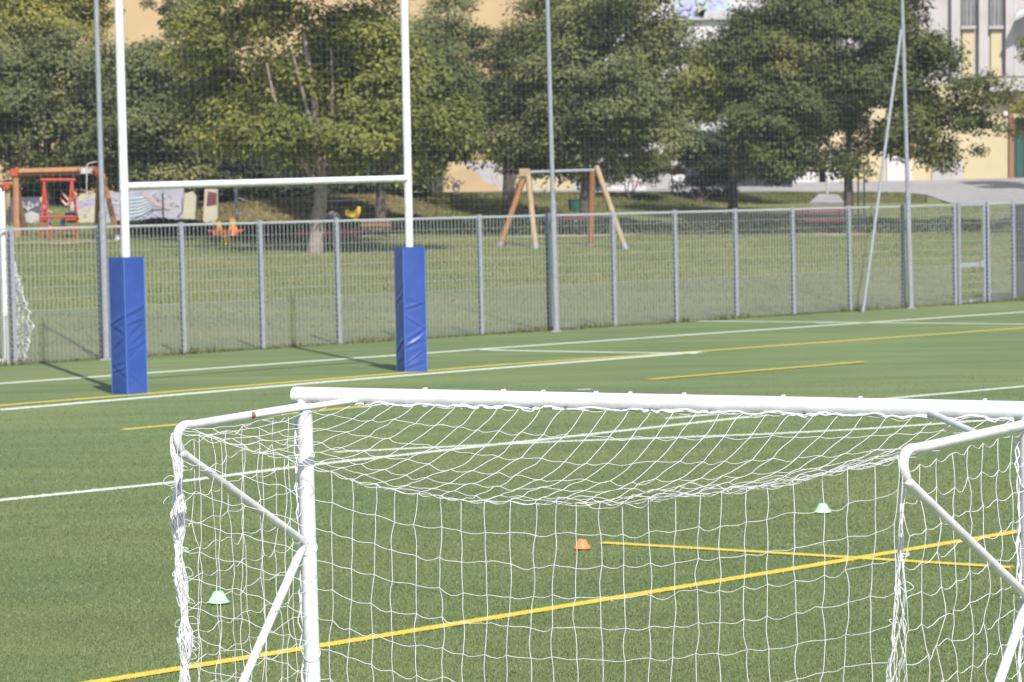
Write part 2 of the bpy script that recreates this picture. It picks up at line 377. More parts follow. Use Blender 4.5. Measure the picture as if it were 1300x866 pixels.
MB().tube([B-u*.36+back*.025+np.array([0, 0, -.012]), br], .0125, 8).build('corner_brace', WHITE, goal, True)
b = MB(); q_ = (A+u*.27-bl); q_ /= np.linalg.norm(q_); b.tube([bl+q_*.012, bl+q_*.03], .0134, 8); b.build('rust_spot', RUST, goal, True)
# --- net
SR = .00118
def wob(n, amp, seed):
    r = np.random.default_rng(seed); k = max(3, n//4); v = r.normal(0, amp, (k, 3)); t = np.linspace(0, k-1, n); i = np.clip(t.astype(int), 0, k-2); f = ss(t-i)[:, None]
    return v[i]*(1-f)+v[i+1]*f
def lattice(name, Pt, nu, nv, mesh, parent, amp=.008, sag=.010, seed=0, rad=SR, jit=None, useU=True, useV=True):
    """Pt[i,j] knots; strands through the knots with slack between them"""
    r = np.random.default_rng(seed); K = Pt+r.normal(0, amp, Pt.shape)*np.array([1, 1, .8]); K[:, 0] = Pt[:, 0]
    b = MB()
    def strand(pts, horiz):
        out = []
        for a, c in zip(pts[:-1], pts[1:]):
            L_ = np.linalg.norm(c-a); s1 = abs(r.normal(sag, sag*.6)) if horiz else 0; wv = r.normal(0, sag*.35)
            lat = r.normal(0, .0035, 3)
            for q in (0, .25, .5, .75):
                p = a+(c-a)*q; hump = math.sin(math.pi*q); p = p+np.array([0, 0, -s1*hump+wv*math.sin(2*math.pi*q)])+lat*hump; out.append(p)
        out.append(pts[-1]); b.tube(out, rad, 5, False)
    if useV:
        for i in range(nu): strand(K[i], False)
    if useU:
        for j in range(nv): strand(K[:, j], True)
    for i in range(nu):
        for j in range(1, nv): b.ell(K[i, j], (rad*1.5,)*3, 5, 4)
    return b.build(name, ROPE, parent, True), K
NU = 32
# rear rope: sagging line between the rear corners, its height read off the photo
rope_px = [(226, 547), (290, 563), (365, 584), (400, 597), (450, 614), (510, 627), (570, 635), (640, 640), (720, 641), (800, 636), (860, 630), (950, 621), (1000, 613), (1050, 600), (1100, 588), (1150, 574)]
def rear_pt(px, py, bulge=.0):
    d = ray(px, py)[:2]; e = (RR-RL)[:2]; a = RL[:2]-back[:2]*bulge      # intersect the ray with the rear plane
    M_ = np.array([[d[0], -e[0]], [d[1], -e[1]]]); t = np.linalg.solve(M_, a); q = ray(px, py); return O+q*t[0], t[1]
rp_ = [rear_pt(*p) for p in rope_px]; ru = np.array([q[1] for q in rp_]); rz = np.array([q[0][2] for q in rp_])
def rope_at(t):
    z = np.interp(t, ru, rz); pull = .06*math.sin(math.pi*min(max(t, 0), 1)); p = RL+(RR-RL)*t; p = p-back*pull; p[2] = z; return p
NV = 6
roof = np.zeros((NU, NV+1, 3))
for i in range(NU):
    t = .02+.965*i/(NU-1); a = A+(B-A)*t+back*.028+np.array([0, 0, -.03]); c = rope_at(.005+.99*i/(NU-1))
    for j in range(NV+1):
        q = j/NV; q2 = (0, .19, .41, .61, .78, .91, 1)[j]; p = a+(c-a)*q2; p[2] -= .065*math.sin(math.pi*q2)*(1-.25*q)*(.35+.65*math.sin(math.pi*i/(NU-1))); p += u*.02*math.sin(3*q2)
        roof[i, j] = p
net_roof, KR = lattice('roof_net', roof, NU, NV+1, None, goal, .0045, .006, 3)
NB = 16
backn = np.zeros((NU, NB+1, 3))
for i in range(NU):
    t = i/(NU-1); top = KR[i, NV]; bot = RL+(RR-RL)*t; bot[2] = .03
    zdrop = .108
    for j in range(NB+1):
        z = max(top[2]-zdrop*j-.006*(j > 0), .02+.002*j); q = (top[2]-z)/max(top[2], .1); p = top+(bot-top)*min(q, 1)*.8; p = p+u*(.03*math.sin(i*.9+j*.5)*.25-.02*q); p[2] = z
        backn[i, j] = p
lattice('back_net', backn, NU, NB+1, None, goal, .0035, .006, 5)
# gathered cord along the rear rope and under the crossbar
b = MB()
for k in range(1):
    pts = [rope_at(t)+wob(1, .0, 1)[0]*0+rng.normal(0, .004, 3)+np.array([0, 0, .009*math.sin(t*40+k*1.7)]) for t in np.linspace(0, 1, 60)]
    b.tube(smooth_path(pts, 3), SR, 5, False)
for k in range(2):
    pts = [rope_at(t)+rng.normal(0, .006, 3)+np.array([0, 0, .02*math.sin(t*45+k*2.1)+.03*(t-.5)]) for t in np.linspace(.55, 1, 28)]
    b.tube(smooth_path(pts, 3), SR, 5, False)
b.build('rear_rope', ROPE, goal, True)
b = MB(); pts = []
for t in np.linspace(.03, .985, 34*4):
    ph = t*32*math.pi; pts.append(A+(B-A)*t+back*.031+np.array([0, 0, -.019-.010*abs(math.sin(ph/2))])+rng.normal(0, .002, 3))
b.tube(pts,   .0042, 6, False)
pts = [p+np.array([0, 0, -.004])+rng.normal(0, .004, 3) for p in pts]; b.tube(pts, .0035, 5, False); b.build('head_cord', ROPE, goal, True)
def side_net(top, rear, n, seed):
    N2 = np.zeros((n, NB+3, 3))
    for i in range(n):
        q = (i+.12)/(n-.8); a = top+(rear-top)*q+np.array([0, 0, -.06]); 
        for j in range(NB+3):
            p = a.copy(); p[2] = max(a[2]-.105*j, .02+.002*j); 
            p += LEAN*(p[2]-1.9); N2[i, j] = p
    return lattice('side_net', N2, n, NB+3, None, goal, .008, .014, seed)
side_net(A, RL, 9, 21); side_net(B, RR, 9, 22)
# roof net triangle joining the left side bar is part of the roof; edge cords tied along the posts
for p in (A, B):
    b = MB(); s_ = back*.036-u*.02*(1 if p is A else -1)*0
    if p is A: s_ = -u*.036+back*.012
    else: s_ = -u*.034+back*.02
    for k in range(3):
        pts = [foot(p)+LEAN*z+s_+np.array([0, 0, z])+rng.normal(0, .006, 3) for z in np.linspace(.03, p[2]-.1, 40)]
        b.tube(smooth_path(pts, 2), .0032, 5, False)
    b.build('edge_cord', ROPE, goal, True)
    b = MB()
    for z in (.3, .62, .9, 1.34, 1.72): 
        q = foot(p)+LEAN*z; b.tube([q+np.array([math.cos(a)*.0355, math.sin(a)*.0355, z+  .03*math.sin(a)]) for a in np.linspace(0, 6.28, 15)], .0013, 5, False)
    b.build('lashing', ROPE, goal, True)
# bundled slack net hanging from the rear corners
def bundle(p0, n, zs, rads, spread, seed, name):
    r = np.random.default_rng(seed); b = MB(); zmax, zmin = zs
    for k in range(n):
        a0 = r.uniform(0, 6.28); tw = r.uniform(2, 5); pts = []
        for z in np.linspace(zmax, zmin, 64):
            q = (zmax-z)/(zmax-zmin); R_ = np.interp(q, *rads); off = p0(q)
            pts.append(off+np.array([math.cos(a0+tw*q*4)*R_*r.uniform(.7, 1), math.sin(a0+tw*q*4)*R_*r.uniform(.7, 1), z])+r.normal(0, .0022, 3))
        b.tube(smooth_path(pts, 2), SR*(1.5 if n > 20 else 1.2), 5, False)
    for k in range(spread):
        q = r.uniform(.08, .9); z = zmax-(zmax-zmin)*q; c = p0(q)+np.array([0, 0, z]); d = np.array([r.choice([-1, 1, 1, 1])*r.uniform(.02, .06), r.normal(0, .02), r.uniform(-.03, .015)])
        pr_ = np.array([-d[2], 0, d[0]])*r.uniform(.15, .35)
        b.tube(smooth_path([c, c+d*.5+pr_, c+d, c+d*.5-pr_, c], 5), SR, 5, False)
    return b.build(name, ROPE, goal, True)
bx = np.array([0, .04, .12, .2, .24, .28, .36, .44, .5, .56, .66, .72, .82, .9, 1])
by = np.array([.012, .024, .012, .033, .022, .008, .031, .008, .034, .010, .038, .008, .040, .011, .040])
LB = G(221, 556, 1.86); RBp = G(1149, 630, 1.75)
bundle(lambda q: np.array([LB[0]+.004+.03*q+.006*math.sin(q*17), LB[1], 0]), 70, (1.875, .25), (bx, by), 34, 5, 'net_bundle')
bundle(lambda q: np.array([RBp[0]-.10*q, RBp[1], 0])+np.array([.0, 0, 0]), 7, (1.84, .15), ([0, .1, .17, .3, .5, 1], [.012, .012, .010, .028, .042, .055]), 7, 6, 'net_bundle')
bundle(lambda q: np.array([RBp[0]-.125*q-.004, RBp[1]-.02, 0]), 4, (1.84, .15), ([0, 1], [.006, .007]), 0, 9, 'edge_cord')

# ------------------------------------------------------------------ RUGBY GOAL
RGL = G(165, 500); RGR = G(523, 471.5)
rug = thing('rugby_goal', (RGL+RGR)/2, 'white H-shaped rugby goal with tall uprights on the far goal line', 'rugby goal')
uL = [RGL, P(150.4, -4, RGL[1])]; uR = [RGR, P(513, -4, RGR[1])]
def ext(p, z): d = p[1]-p[0]; return p[0]+d*(z/d[2])
for p in (uL, uR): MB().tube([p[0], ext(p, 9.5)], .064, 14).build('upright', WHITE, rug, True)
MB().tube([P(157, 236.6, RGL[1]-.0), P(518.5, 226.6, RGR[1])], .054, 14).build('crossbar', WHITE, rug, True)
for p, pxs in ((uL, 0), (uR, 1)):
    z = 3.0; q = ext(p, 3.02); MB().tube([q+np.array([0, 0, -.075]), q+np.array([0, 0, .075])], .068, 14).build('clamp_ring', WHITE, rug, True)
def pad(p, side, rot, label):
    t = thing('post_pad', p[0], label, 'post pad', 'blue pads wrapped round the rugby posts')
    nz, nxn = 90, 12; h = 1.98; vs = []; fs = []; r = np.random.default_rng(int(rot*100)); ph = r.uniform(0, 6, 8)
    d = (p[1]-p[0])/(p[1]-p[0])[2]; per = []; cre = [[(r.uniform(.06, 1.35), r.choice([-1, 1, 1])*r.uniform(.06, .3), r.uniform(.003, .010), r.uniform(.018, .04)) for _ in range(8)] for k in range(4)]
    for k in range(4):
        for i in range(nxn): per.append((k, i/nxn))
    n = len(per)
    for j in range(nz+1):
        z = h*j/nz
        for k, f in per:
            cs = np.array([(-1, -1), (1, -1), (1, 1), (-1, 1)])*side/2; a, c = cs[k], cs[(k+1) % 4]; q = a+(c-a)*f
            nrm = np.array([(0, -1), (1, 0), (0, 1), (-1, 0)][k]); edge = math.sin(math.pi*f)
            wr = .012*edge
            for zc, sl, am, wd_ in cre[k]: dz_ = z-zc-sl*(f-.5); wr += am*edge**.6*(math.exp(-(dz_/wd_)**2)-.8*math.exp(-((dz_+1.3*wd_)/wd_)**2))
            q = q+nrm*wr; ca, sa = math.cos(rot), math.sin(rot)
            vs.append(p[0]+d*z+np.array([q[0]*ca-q[1]*sa, q[0]*sa+q[1]*ca, 0]))
    for j in range(nz):
        for i in range(n): fs.append((j*n+i, j*n+(i+1) % n, (j+1)*n+(i+1) % n, (j+1)*n+i))
    fs.append(tuple(nz*n+i for i in range(n))); fs.append(tuple(range(n-1, -1, -1)))
    MB().add(vs, fs).build('foam_cover', PADB, t)
    b = MB()
    for k in range(4): b.tube([np.array(vs[j*n+k*nxn]) for j in range(0, nz+1, 6)], .006, 6)
    b.build('piping', SEAM, t, True)
pad(uL, .36, math.radians(45), 'blue padded sleeve round the left rugby upright, near its corner edge')
pad(uR, .37, math.radians(24), 'blue wrinkled padded sleeve round the right rugby upright')

# ------------------------------------------------------------------ PITCH FENCE
def on_fence(px, off=0.0):
    d = ray(px, 420); t = (FC+off/FN)/(d[1]-FM*d[0]); return np.array([d[0]*t, d[1]*t, 0])
fence = thing('mesh_fence', on_fence(620), 'long galvanised wire mesh fence with square posts along the far side of the pitch', 'fence')
gpx = [18, 129.5, 233.5, 333.5, 430.5, 522, 611.5, 698, 780.5, 859, 935.5, 1008, 1079.5, 1147.5, 1213]
posts = [on_fence(p) for p in gpx]
posts = [posts[0]-FDIR*2.1*k for k in (3, 2, 1)]+posts
gl, gr = on_fence(1218.5), on_fence(1250); pr_ = on_fence(1287.5); post2 = [on_fence(1255.5), pr_, pr_+FDIR*2.1, pr_+FDIR*4.2, pr_+FDIR*6.3]
FH = 2.37; fo = ORG[fence]
def put(name, me, m, parent, loc, rz=0, sx=1):
    o = bpy.data.objects.new(name, me); o.location = tuple(np.array(loc)-ORG[parent]); o.rotation_euler = (0, -.006, rz) if abs(sx-1) < 1e-9 else (0, 0, rz); o.scale = (sx, 1, 1); finish(o, name, m, parent); return o
pm = MB().box((0, 0, FH/2), (.08, .06, FH)); pm.box((0, 0, FH+.012), (.086, .066, .02)); pm = pm.mesh('post')
cm = MB()
for z in np.arange(.06, FH-.05, .1): cm.box((-.058, -.012, z), (.034, .05, .034))
cm = cm.mesh('clip_strip')
wm = MB(); wl = MB()
for k in range(1, 20): wm.box((k*.1/2, 0, FH/2), (.0042, .005, FH-.04))
for k in range(20): wl.box(((k+.5)*.05, 0.004, .47), (.0056, .004, .90))
for z in np.arange(.92, FH, .2): wm.box((.5, -.006, z), (1, .005, .005))
for z in np.arange(.05, .93, .05): wl.box((.5, -.006, z), (1, .004, .005))
wm.box((.5, 0, FH-.02), (1, .02, .026))
wm = wm.mesh('wire_mesh'); wl = wl.mesh('lower_mesh')
GALVL = mat('dull_wire', (.21, .23, .22), None, 5, .7)
def run(ps):
    for a, c in zip(ps[:-1], ps[1:]): put('wire_mesh', wm, GALVD, fence, a, FANG, np.linalg.norm(c-a)); put('lower_mesh', wl, GALVL, fence, a, FANG, np.linalg.norm(c-a))
    for a in ps: put('post', pm, GALV, fence, a, FANG); put('clip_strip', cm, CLIP, fence, a, FANG)
# mesh local span is 1 m, scaled to each bay
wmv = wm; run(posts); run(post2)
gate = thing('fence_gate', (gl+gr)/2, 'narrow galvanised mesh gate with a lock box near the right end of the fence', 'gate')
b = MB(); 
for p in (gl, gr): b.box(p+np.array([0, 0, FH/2]), (.07, .05, FH), FANG)
c = (gl+gr)/2; L_ = np.linalg.norm(gr-gl)-.075
b.box(c+np.array([0, 0, FH-.03]), (L_, .05, .06), FANG); b.box(c+np.array([0, 0, .06]), (L_, .05, .06), FANG); b.build('gate_frame', GALV, gate)
MB().box(c+np.array([0, 0, .92]), (L_, .045, .11), FANG).build('middle_rail', GALV, gate)
MB().box(gr-FDIR*.13+np.array([0, 0, .93])-FNRM*.04, (.14, .05, .15), FANG).build('lock_box', GALV, gate)
b = MB()
for k in range(1, 10): b.box(gl+(gr-gl)*k/10+np.array([0, 0, FH/2]), (.005, .005, FH-.1), FANG)
for z in np.arange(.1, FH, .2): b.box(c+np.array([0, 0, z])-FNRM*.005, (L_, .005, .006), FANG)
b.build('wire_mesh', GALVD, gate)
WIND = mat('dark_windbreak', (.045, .05, .07), (.035, .04, .055), 3, .9)
wb = thing('windbreak_net', pr_, 'dark windbreak netting tied to the last fence panel at the right edge', 'netting')
b = MB()
for k in range(70): 
    p = pr_+FDIR*(.08+k*.03)+FNRM*.05; b.box(p+np.array([0, 0, 1.2]), (.018, .004, 2.2), FANG)
for z in np.arange(.1, 2.3, .06): b.box(pr_+FDIR*1.1+FNRM*.056+np.array([0, 0, z]), (2.1, .004, .03), FANG)
b.build('net_cloth', WIND, wb)

# tall poles and the ball-stop net
poles = []
for px, py, tx, lab, strut in ((135.4, 457, 122, 'tall grey net pole behind the left rugby upright', None), (706.5, 421, 695, 'tall grey net pole in the middle of the fence', None),
                               (1156.7, 391.5, 1145.3, 'tall grey net pole with a slanting stay, near the gate', (1095.5, 396.5, 1144, 38))):
    p = G(px, py); q = P(tx, 0, p[1]); d = (q-p)/(q-p)[2]
    t = thing('net_pole', p, lab, 'pole', 'tall net poles along the fence')
    MB().tube([p, p+d*2.55], .060, 12).build('lower_tube', GALV, t, True)
    MB().tube([p+d*2.5, p+d*2.62], .066, 12).build('collar', GALV, t, True)
    MB().tube([p+d*2.55, p+d*8.4], [.048, .040], 12).build('upper_tube', GALV, t, True)
    b = MB(); b.box(p+np.array([0, 0, .012]), (.2, .2, .024)); b.build('base_plate', GALV, t)
    if strut:
        a = G(strut[0], strut[1]); c = P(strut[2], strut[3], p[1]-.03); MB().tube([a, c], .036, 10).build('stay', GALV, t, True)
    poles.append((p, d))
bn = thing('ball_stop_net', poles[1][0]+FNRM*.3, 'fine grey ball-stop net hung high between the tall poles', 'net')
a0 = -11.0; a1 = 12.8; org = np.array([0, FC, 0])+FNRM*.10; b = MB(); sp = .135
def boxline(p, q, t_):
    d = q-p; n = FNRM*t_/2; s_ = np.cross(d/np.linalg.norm(d), FNRM)*t_/2
    b.add([p-n-s_, p+n-s_, p+n+s_, p-n+s_, q-n-s_, q+n-s_, q+n+s_, q-n+s_], [(0, 1, 5, 4), (1, 2, 6, 5), (2, 3, 7, 6), (3, 0, 4, 7)])
s0 = a0/FDIR[0]*1.0; smin = -13.; smax = 13.2
for s_ in np.arange(smin, smax, sp): boxline(org+FDIR*s_+np.array([0, 0, 2.33]), org+FDIR*s_+np.array([-.05, 0, 8.2]), .0007)
for z in np.arange(2.33, 8.3, sp): boxline(org+FDIR*smin+np.array([0, 0, z]), org+FDIR*smax+np.array([0, 0, z]), .0007)
b.build('net_mesh', NETGREY, bn)
b = MB(); b.tube([org+FDIR*smin+np.array([0, 0, 2.33]), org+FDIR*smax+np.array([0, 0, 2.33])], .004, 6); b.build('border_rope', NETGREY, bn)

# goal parked on its end against the fence at the left edge
g2 = G(8, 463.5); tg = thing('upended_goal', g2, 'white goal frame parked on end against the fence at the left edge', 'goal')
top2 = P(1.5, 243, g2[1]); lo = np.array([-1.9, -.5, 0])
MB().tube([g2, top2], .062, 14).build('crossbar', WHITE, tg, True)
MB().tube([top2, top2+lo], .055, 12).build('post', WHITE, tg, True); MB().tube([g2+(0, 0, .06), g2+lo+(0, 0, .06)], .055, 12).build('post', WHITE, tg, True)
Nn = np.zeros((13, 34, 3))
for i in range(13):
    for j in range(34):
        q = j/33; z = 2.35-2.28*q; bul = .33*ss(q/.8)*(1-.25*ss((q-.82)/.18)) + .05
        a_ = math.pi*(i/12)-.2; Nn[i, j] = g2+np.array([.03+bul*(i/12)**.8, .10+.22*math.sin(math.pi*i/12), z])+rng.normal(0, .015, 3)
ob, _ = lattice('slack_net', Nn, 13, 34, None, tg, .018, .012, 40, .005)

# ------------------------------------------------------------------ marker cones
def cone(px, py, wpx, m, lab):
    p = G(px, py); s_ = p[1]/FPX; r = wpx*s_/2; h = r*.98; t = thing('marker_cone', p, lab, 'cone', 'training marker cones on the pitch'); prof = [(r, 0), (r*1.0, .004), (r*.93, .008), (r*.50, h*.92), (r*.44, h), (r*.34, h), (r*.40, h*.9), (r*.85, .006)]
    n = 24; vs = [(p[0]+q*math.cos(2*math.pi*i/n), p[1]+q*math.sin(2*math.pi*i/n), z+.018) for q, z in prof for i in range(n)]
    MB().add(vs, [(k*n+i, k*n+(i+1) % n, (k+1)*n+(i+1) % n, (k+1)*n+i) for k in range(len(prof)-1) for i in range(n)]).build('shell', m, t, True)
    b = MB(); b.tube([(p[0]+r*math.cos(q), p[1]+r*math.sin(q), .016) for q in np.linspace(0, 2*math.pi, 25)], .005, 6, False); b.build('rim', m, t, True)
cone(739, 698, 20.5, ORNG, 'small orange marker cone on the turf behind the net')
cone(277.5, 767, 26, MINT, 'pale green marker cone left of the near goal post')
cone(1044.5, 652, 20.5, MINT, 'pale green marker cone in the distance, near the right goal stay')

# ------------------------------------------------------------------ VEGETATION
def leaf_quads(c, size, up=.35, stretch=1.7, out=None):
    """c: (n,3) leaf centres; returns loose rhombi"""
    n = len(c); nr = rng.normal(0, 1, (n, 3)); nr[:, 2] = np.abs(nr[:, 2])+up; nr[:, 1] -= .25
    if out is not None: nr = nr*.55+out*1.0; nr[:, 2] += .25
    nr /= np.linalg.norm(nr, axis=1)[:, None]
    a = rng.normal(0, 1, (n, 3)); a -= nr*(a*nr).sum(1)[:, None]; a /= np.linalg.norm(a, axis=1)[:, None]; b_ = np.cross(nr, a)
    s = size*rng.uniform(.6, 1.35, n)[:, None]
    return np.stack([c-a*s*stretch*.5, c+b_*s*.5, c+a*s*stretch*.5, c-b_*s*.5], 1)
def crown_points(blobs, nclump, nleaf, cr, droop=0.0, shell=.55):
    """clumps of leaves spread through ellipsoid blobs (centre, radii), denser near their outside"""
    vol = np.array([b[1][0]*b[1][2] for b in blobs]); cnt = rng.multinomial(nclump, vol/vol.sum()); out = []
    for (c, r), k in zip(blobs, cnt):
        if k == 0: continue
        nbo = max(3, k//9); d = rng.normal(0, 1, (nbo, 3)); d /= np.linalg.norm(d, axis=1)[:, None]; rad = shell+(1-shell)*rng.random(nbo)**.7; rad[rng.random(nbo) < .25] *= .55
        bo = np.array(c)+d*np.array(r)*rad[:, None]; br = rng.uniform(.55, 1.35, nbo); w_ = br**2; w_ /= w_.sum()     # boughs, then clumps along each bough
        ib = rng.choice(nbo, k, p=w_); e_ = rng.normal(0, 1, (k, 3)); e_ /= np.linalg.norm(e_, axis=1)[:, None]; e_ *= (rng.random(k)**.5)[:, None]
        cc = bo[ib]+e_*np.array([1.15, 1.0, .5])*(br[ib]*cr*1.9)[:, None]; cc[:, 2] -= .18*((cc[:, :2]-bo[ib][:, :2])**2).sum(1)
        for q in cc:
            m = int(nleaf*2.3*rng.uniform(.4, 1.6)); e = rng.normal(0, 1, (m, 3)); e /= np.linalg.norm(e, axis=1)[:, None]; s = cr*rng.uniform(.6, 1.4)
            p = q+e*np.array([s*1.15, s*1.15, s*.75])*(rng.random(m)**.45)[:, None]; p[:, 2] -= droop*((p[:, 0]-q[0])**2+(p[:, 1]-q[1])**2)
            out.append(np.hstack([p, e*.6+(q-np.array(c))/(np.linalg.norm(q-np.array(c))+.1)*.5]))
    return np.vstack(out)
def foliage(name, pts, size, m, parent, stretch=1.7):
    q = leaf_quads(pts[:, :3]-ORG[parent], size*.66, stretch=stretch, out=pts[:, 3:] if pts.shape[1] == 6 else None); me = fast_mesh(name, q.reshape(-1, 3), 4, len(q)); o = bpy.data.objects.new(name, me); return finish(o, name, m, parent)
def limb(pts, r0, r1, b, n=9):
    s = smooth_path(pts, 5); s = s+rng.normal(0, r0*.05, s.shape); b.tube(s, np.linspace(r0, r1, len(s)), n)
LEAF = {
 'olive': ramp_mat('olive_leaves', [(0, (0.077, 0.097, 0.022)), (.45, (0.154, 0.170, 0.041)), (.8, (0.254, 0.245, 0.057)), (1, (0.416, 0.312, 0.075))], .6, .35, .12, .262),
 'dark': ramp_mat('dark_leaves', [(0, (0.045, 0.061, 0.024)), (.45, (0.089, 0.107, 0.037)), (.85, (0.153, 0.158, 0.049)), (1, (0.320, 0.215, 0.056))], .6, .3, .12, .24),
 'grey': ramp_mat('greygreen_leaves', [(0, (0.065, 0.081, 0.033)), (.45, (0.131, 0.148, 0.059)), (.85, (0.221, 0.219, 0.082)), (1, (0.327, 0.281, 0.094))], .6, .3, .12, .26),
 'yellow': ramp_mat('yellowing_leaves', [(0, (0.097, 0.112, 0.024)), (.5, (0.196, 0.200, 0.043)), (.85, (0.306, 0.263, 0.055)), (1, (0.441, 0.288, 0.066))], .6, .4, .12, .265),
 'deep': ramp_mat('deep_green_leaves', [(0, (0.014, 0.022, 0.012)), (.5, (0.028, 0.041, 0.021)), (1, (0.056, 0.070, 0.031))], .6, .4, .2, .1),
}
def scale_at(D): return D/FPX
def blobs_px(lst, D, depth=.8):
    s = scale_at(D); out = []
    for e in lst:
        cx, cy, rx, ry = e[:4]; dd = e[4] if len(e) > 4 else 0
        out.append((P(cx, cy, D+dd), (rx*s, min(rx, ry)*s*depth+.5, ry*s)))
    return out
def tree(label, kind, D, base, crown, trunk, r0, bark, nclump, nleaf, cr, size, limbs=(), name='broadleaf_tree', droop=0.0, shell=.55):
    bp = ground(*base) if D is None else np.array([P(base[0], base[1], D)[0], D, float(terrain(P(base[0], base[1], D)[0], D))])
    D = bp[1]; t = thing(name, bp, label, 'tree', 'trees beyond the mesh fence')
    b = MB(); pts = [bp-np.array([0, 0, .2])]+[P(x, y, D) for x, y in trunk]; limb(pts, r0, r0*.22, b, 12); tr = b.build('trunk', bark, t, True)
    for lm in limbs:
        b = MB(); limb([P(x, y, D+(lm[-1] if np.isscalar(lm[-1]) else 0)*i/len(lm)) for i, (x, y) in enumerate(q for q in lm if not np.isscalar(q))], r0*.5, r0*.12, b, 7); b.build('limb', bark, t, True)
    foliage('crown', crown_points(blobs_px(crown, D), nclump, nleaf, cr, droop, shell), size, LEAF[kind], t); return t
# front olive tree with the pale trunk
tree('olive-green tree with a leaning pale trunk between the rugby posts', 'olive', None, (399, 321),
     [(390, 50, 150, 120, 3), (300, 95, 85, 95, 7), (262, 45, 42, 50, 6), (470, 110, 85, 95), (395, 150, 110, 30, -1), (300, 150, 55, 35, 9), (480, 165, 75, 25, -1), (540, 150, 45, 35), (350, -60, 150, 90)],
     [(403, 285), (408, 245), (409, 222), (405, 180), (398, 120), (385, 40)], .25, BARKP, 620, 62, .62, .135,
     [[(408, 245), (385, 205), (366, 170), (350, 130), (338, 80)], [(409, 232), (418, 200), (436, 160), (452, 110), (470, 60), 1.5], [(408, 225), (400, 190), (390, 140), (372, 70), -1.5], [(366, 175), (345, 190), (322, 186)], [(420, 200), (470, 175), (520, 150)], [(409, 230), (412, 190), (422, 130), (420, 60), -.5]], droop=.12)
# dark dense willow-like trees at the left
tree('dark bushy tree behind the orange swing at the left edge', 'grey', 106, (60, 250), [(45, 150, 85, 75), (20, 110, 90, 80), (95, 130, 60, 70), (60, 205, 70, 25), (70, 90, 65, 42), (10, 80, 60, 45)], [(60, 215), (58, 150), (50, 80)], .25, BARKD, 540, 60, .6, .14, [[(60, 210), (30, 160), (10, 110)], [(60, 205), (90, 160), (105, 100)]], droop=.15)
tree('dark drooping tree filling the gap left of the olive tree', 'grey', 104, (185, 250), [(175, 150, 70, 95), (215, 120, 60, 70), (145, 190, 55, 45), (220, 200, 60, 35), (150, 90, 45, 40), (205, 85, 55, 38)], [(185, 215), (187, 150), (190, 80)], .25, BARKD, 540, 60, .6, .14, [[(186, 210), (160, 160), (150, 110)], [(186, 205), (215, 160), (225, 100)]], droop=.15)
tree('yellowing tree top in the upper left corner', 'yellow', 116, (45, 250), [(40, 20, 75, 50), (85, 35, 26, 40), (10, 55, 60, 40), (60, -20, 50, 40)], [(45, 200), (45, 100), (42, 30)], .25, BARKD, 330, 60, .6, .15, [[(45, 120), (70, 80), (90, 50)]])
tree('dark green tree tip hanging before the ochre wall', 'dark', 122, (232, 250), [(205, 12, 26, 20), (240, 10, 30, 40), (225, 30, 14, 12), (250, 80, 40, 60)], [(240, 200), (240, 100), (238, 20)], .22, BARKD, 170, 55, .45, .13)
tree('dark tree right behind the pale-trunked olive tree', 'dark', 101, (483, 276), [(480, 120, 100, 80), (545, 120, 75, 85), (430, 150, 80, 60), (560, 172, 45, 30), (440, 90, 60, 50)], [(484, 235), (486, 180), (490, 100)], .22, BARKD, 420, 60, .6, .14, [[(484, 225), (520, 180), (550, 130)], [(484, 220), (450, 180), (430, 130)]])
tree('grey-green slender tree before the ochre wall, right of the right upright', 'grey', 118, (556, 250), [(580, 50, 38, 60), (565, 110, 45, 60), (600, 110, 30, 60), (545, 40, 40, 60)], [(558, 210), (568, 120), (578, 10)], .2, BARKD, 260, 55, .55, .14)
tree('broad green tree behind the left leg of the wooden swing', 'dark', 108, (646, 246), [(660, 110, 60, 85), (700, 80, 55, 80), (640, 160, 45, 55), (690, 180, 50, 30), (720, 30, 45, 60)], [(646, 215), (648, 170), (660, 90)], .28, BARKD, 400, 60, .6, .14, [[(647, 200), (680, 150), (700, 90)], [(647, 195), (630, 160), (625, 120)]])
tree('tall round green tree behind the right leg of the wooden swing', 'grey', 101, (742, 283), [(770, 80, 100, 95), (740, 150, 85, 60), (820, 130, 55, 75), (790, 10, 75, 60), (760, 195, 80, 22), (840, 60, 35, 60)], [(743, 240), (744, 190), (755, 100), (765, 30)], .24, BARKD, 560, 60, .62, .14, [[(744, 205), (700, 160), (690, 110)], [(744, 200), (790, 150), (810, 90)]])
tree('yellow-tinged tree between the grey gate and the big dark tree', 'olive', 114, (930, 245), [(925, 105, 60, 58), (890, 120, 40, 42), (960, 90, 45, 70), (900, 100, 40, 35)], [(930, 210), (930, 160), (926, 90)], .22, BARKD, 400, 60, .55, .14)
tree('largest dark green tree, standing behind the red bench near the yellow building', 'dark', 106, (1078, 281), [(1070, 70, 115, 95), (1000, 110, 80, 90), (1150, 90, 80, 75), (1180, 160, 70, 50), (1050, 165, 110, 45), (1215, 130, 35, 45), (960, 150, 50, 55), (1090, -10, 110, 60), (1010, 20, 70, 60), (975, 190, 45, 25), (930, 60, 40, 30)],
     [(1077, 240), (1078, 205), (1076, 150), (1072, 60)], .21, BARKD, 1150, 62, .6, .135, [[(1078, 215), (1040, 170), (1010, 120)], [(1078, 210), (1120, 165), (1150, 110)], [(1077, 190), (1085, 120), (1100, 40), 1], [(1078, 205), (1110, 185), (1180, 170)]])
tree('russet and green creeper-like tree at the upper right edge', 'yellow', 141, (1322, 235), [(1316, 60, 12, 30), (1318, 150, 14, 50), (1330, 100, 18, 90)], [(1322, 180), (1321, 100), (1320, 40)], .2, BARKD, 120, 55, .5, .16)
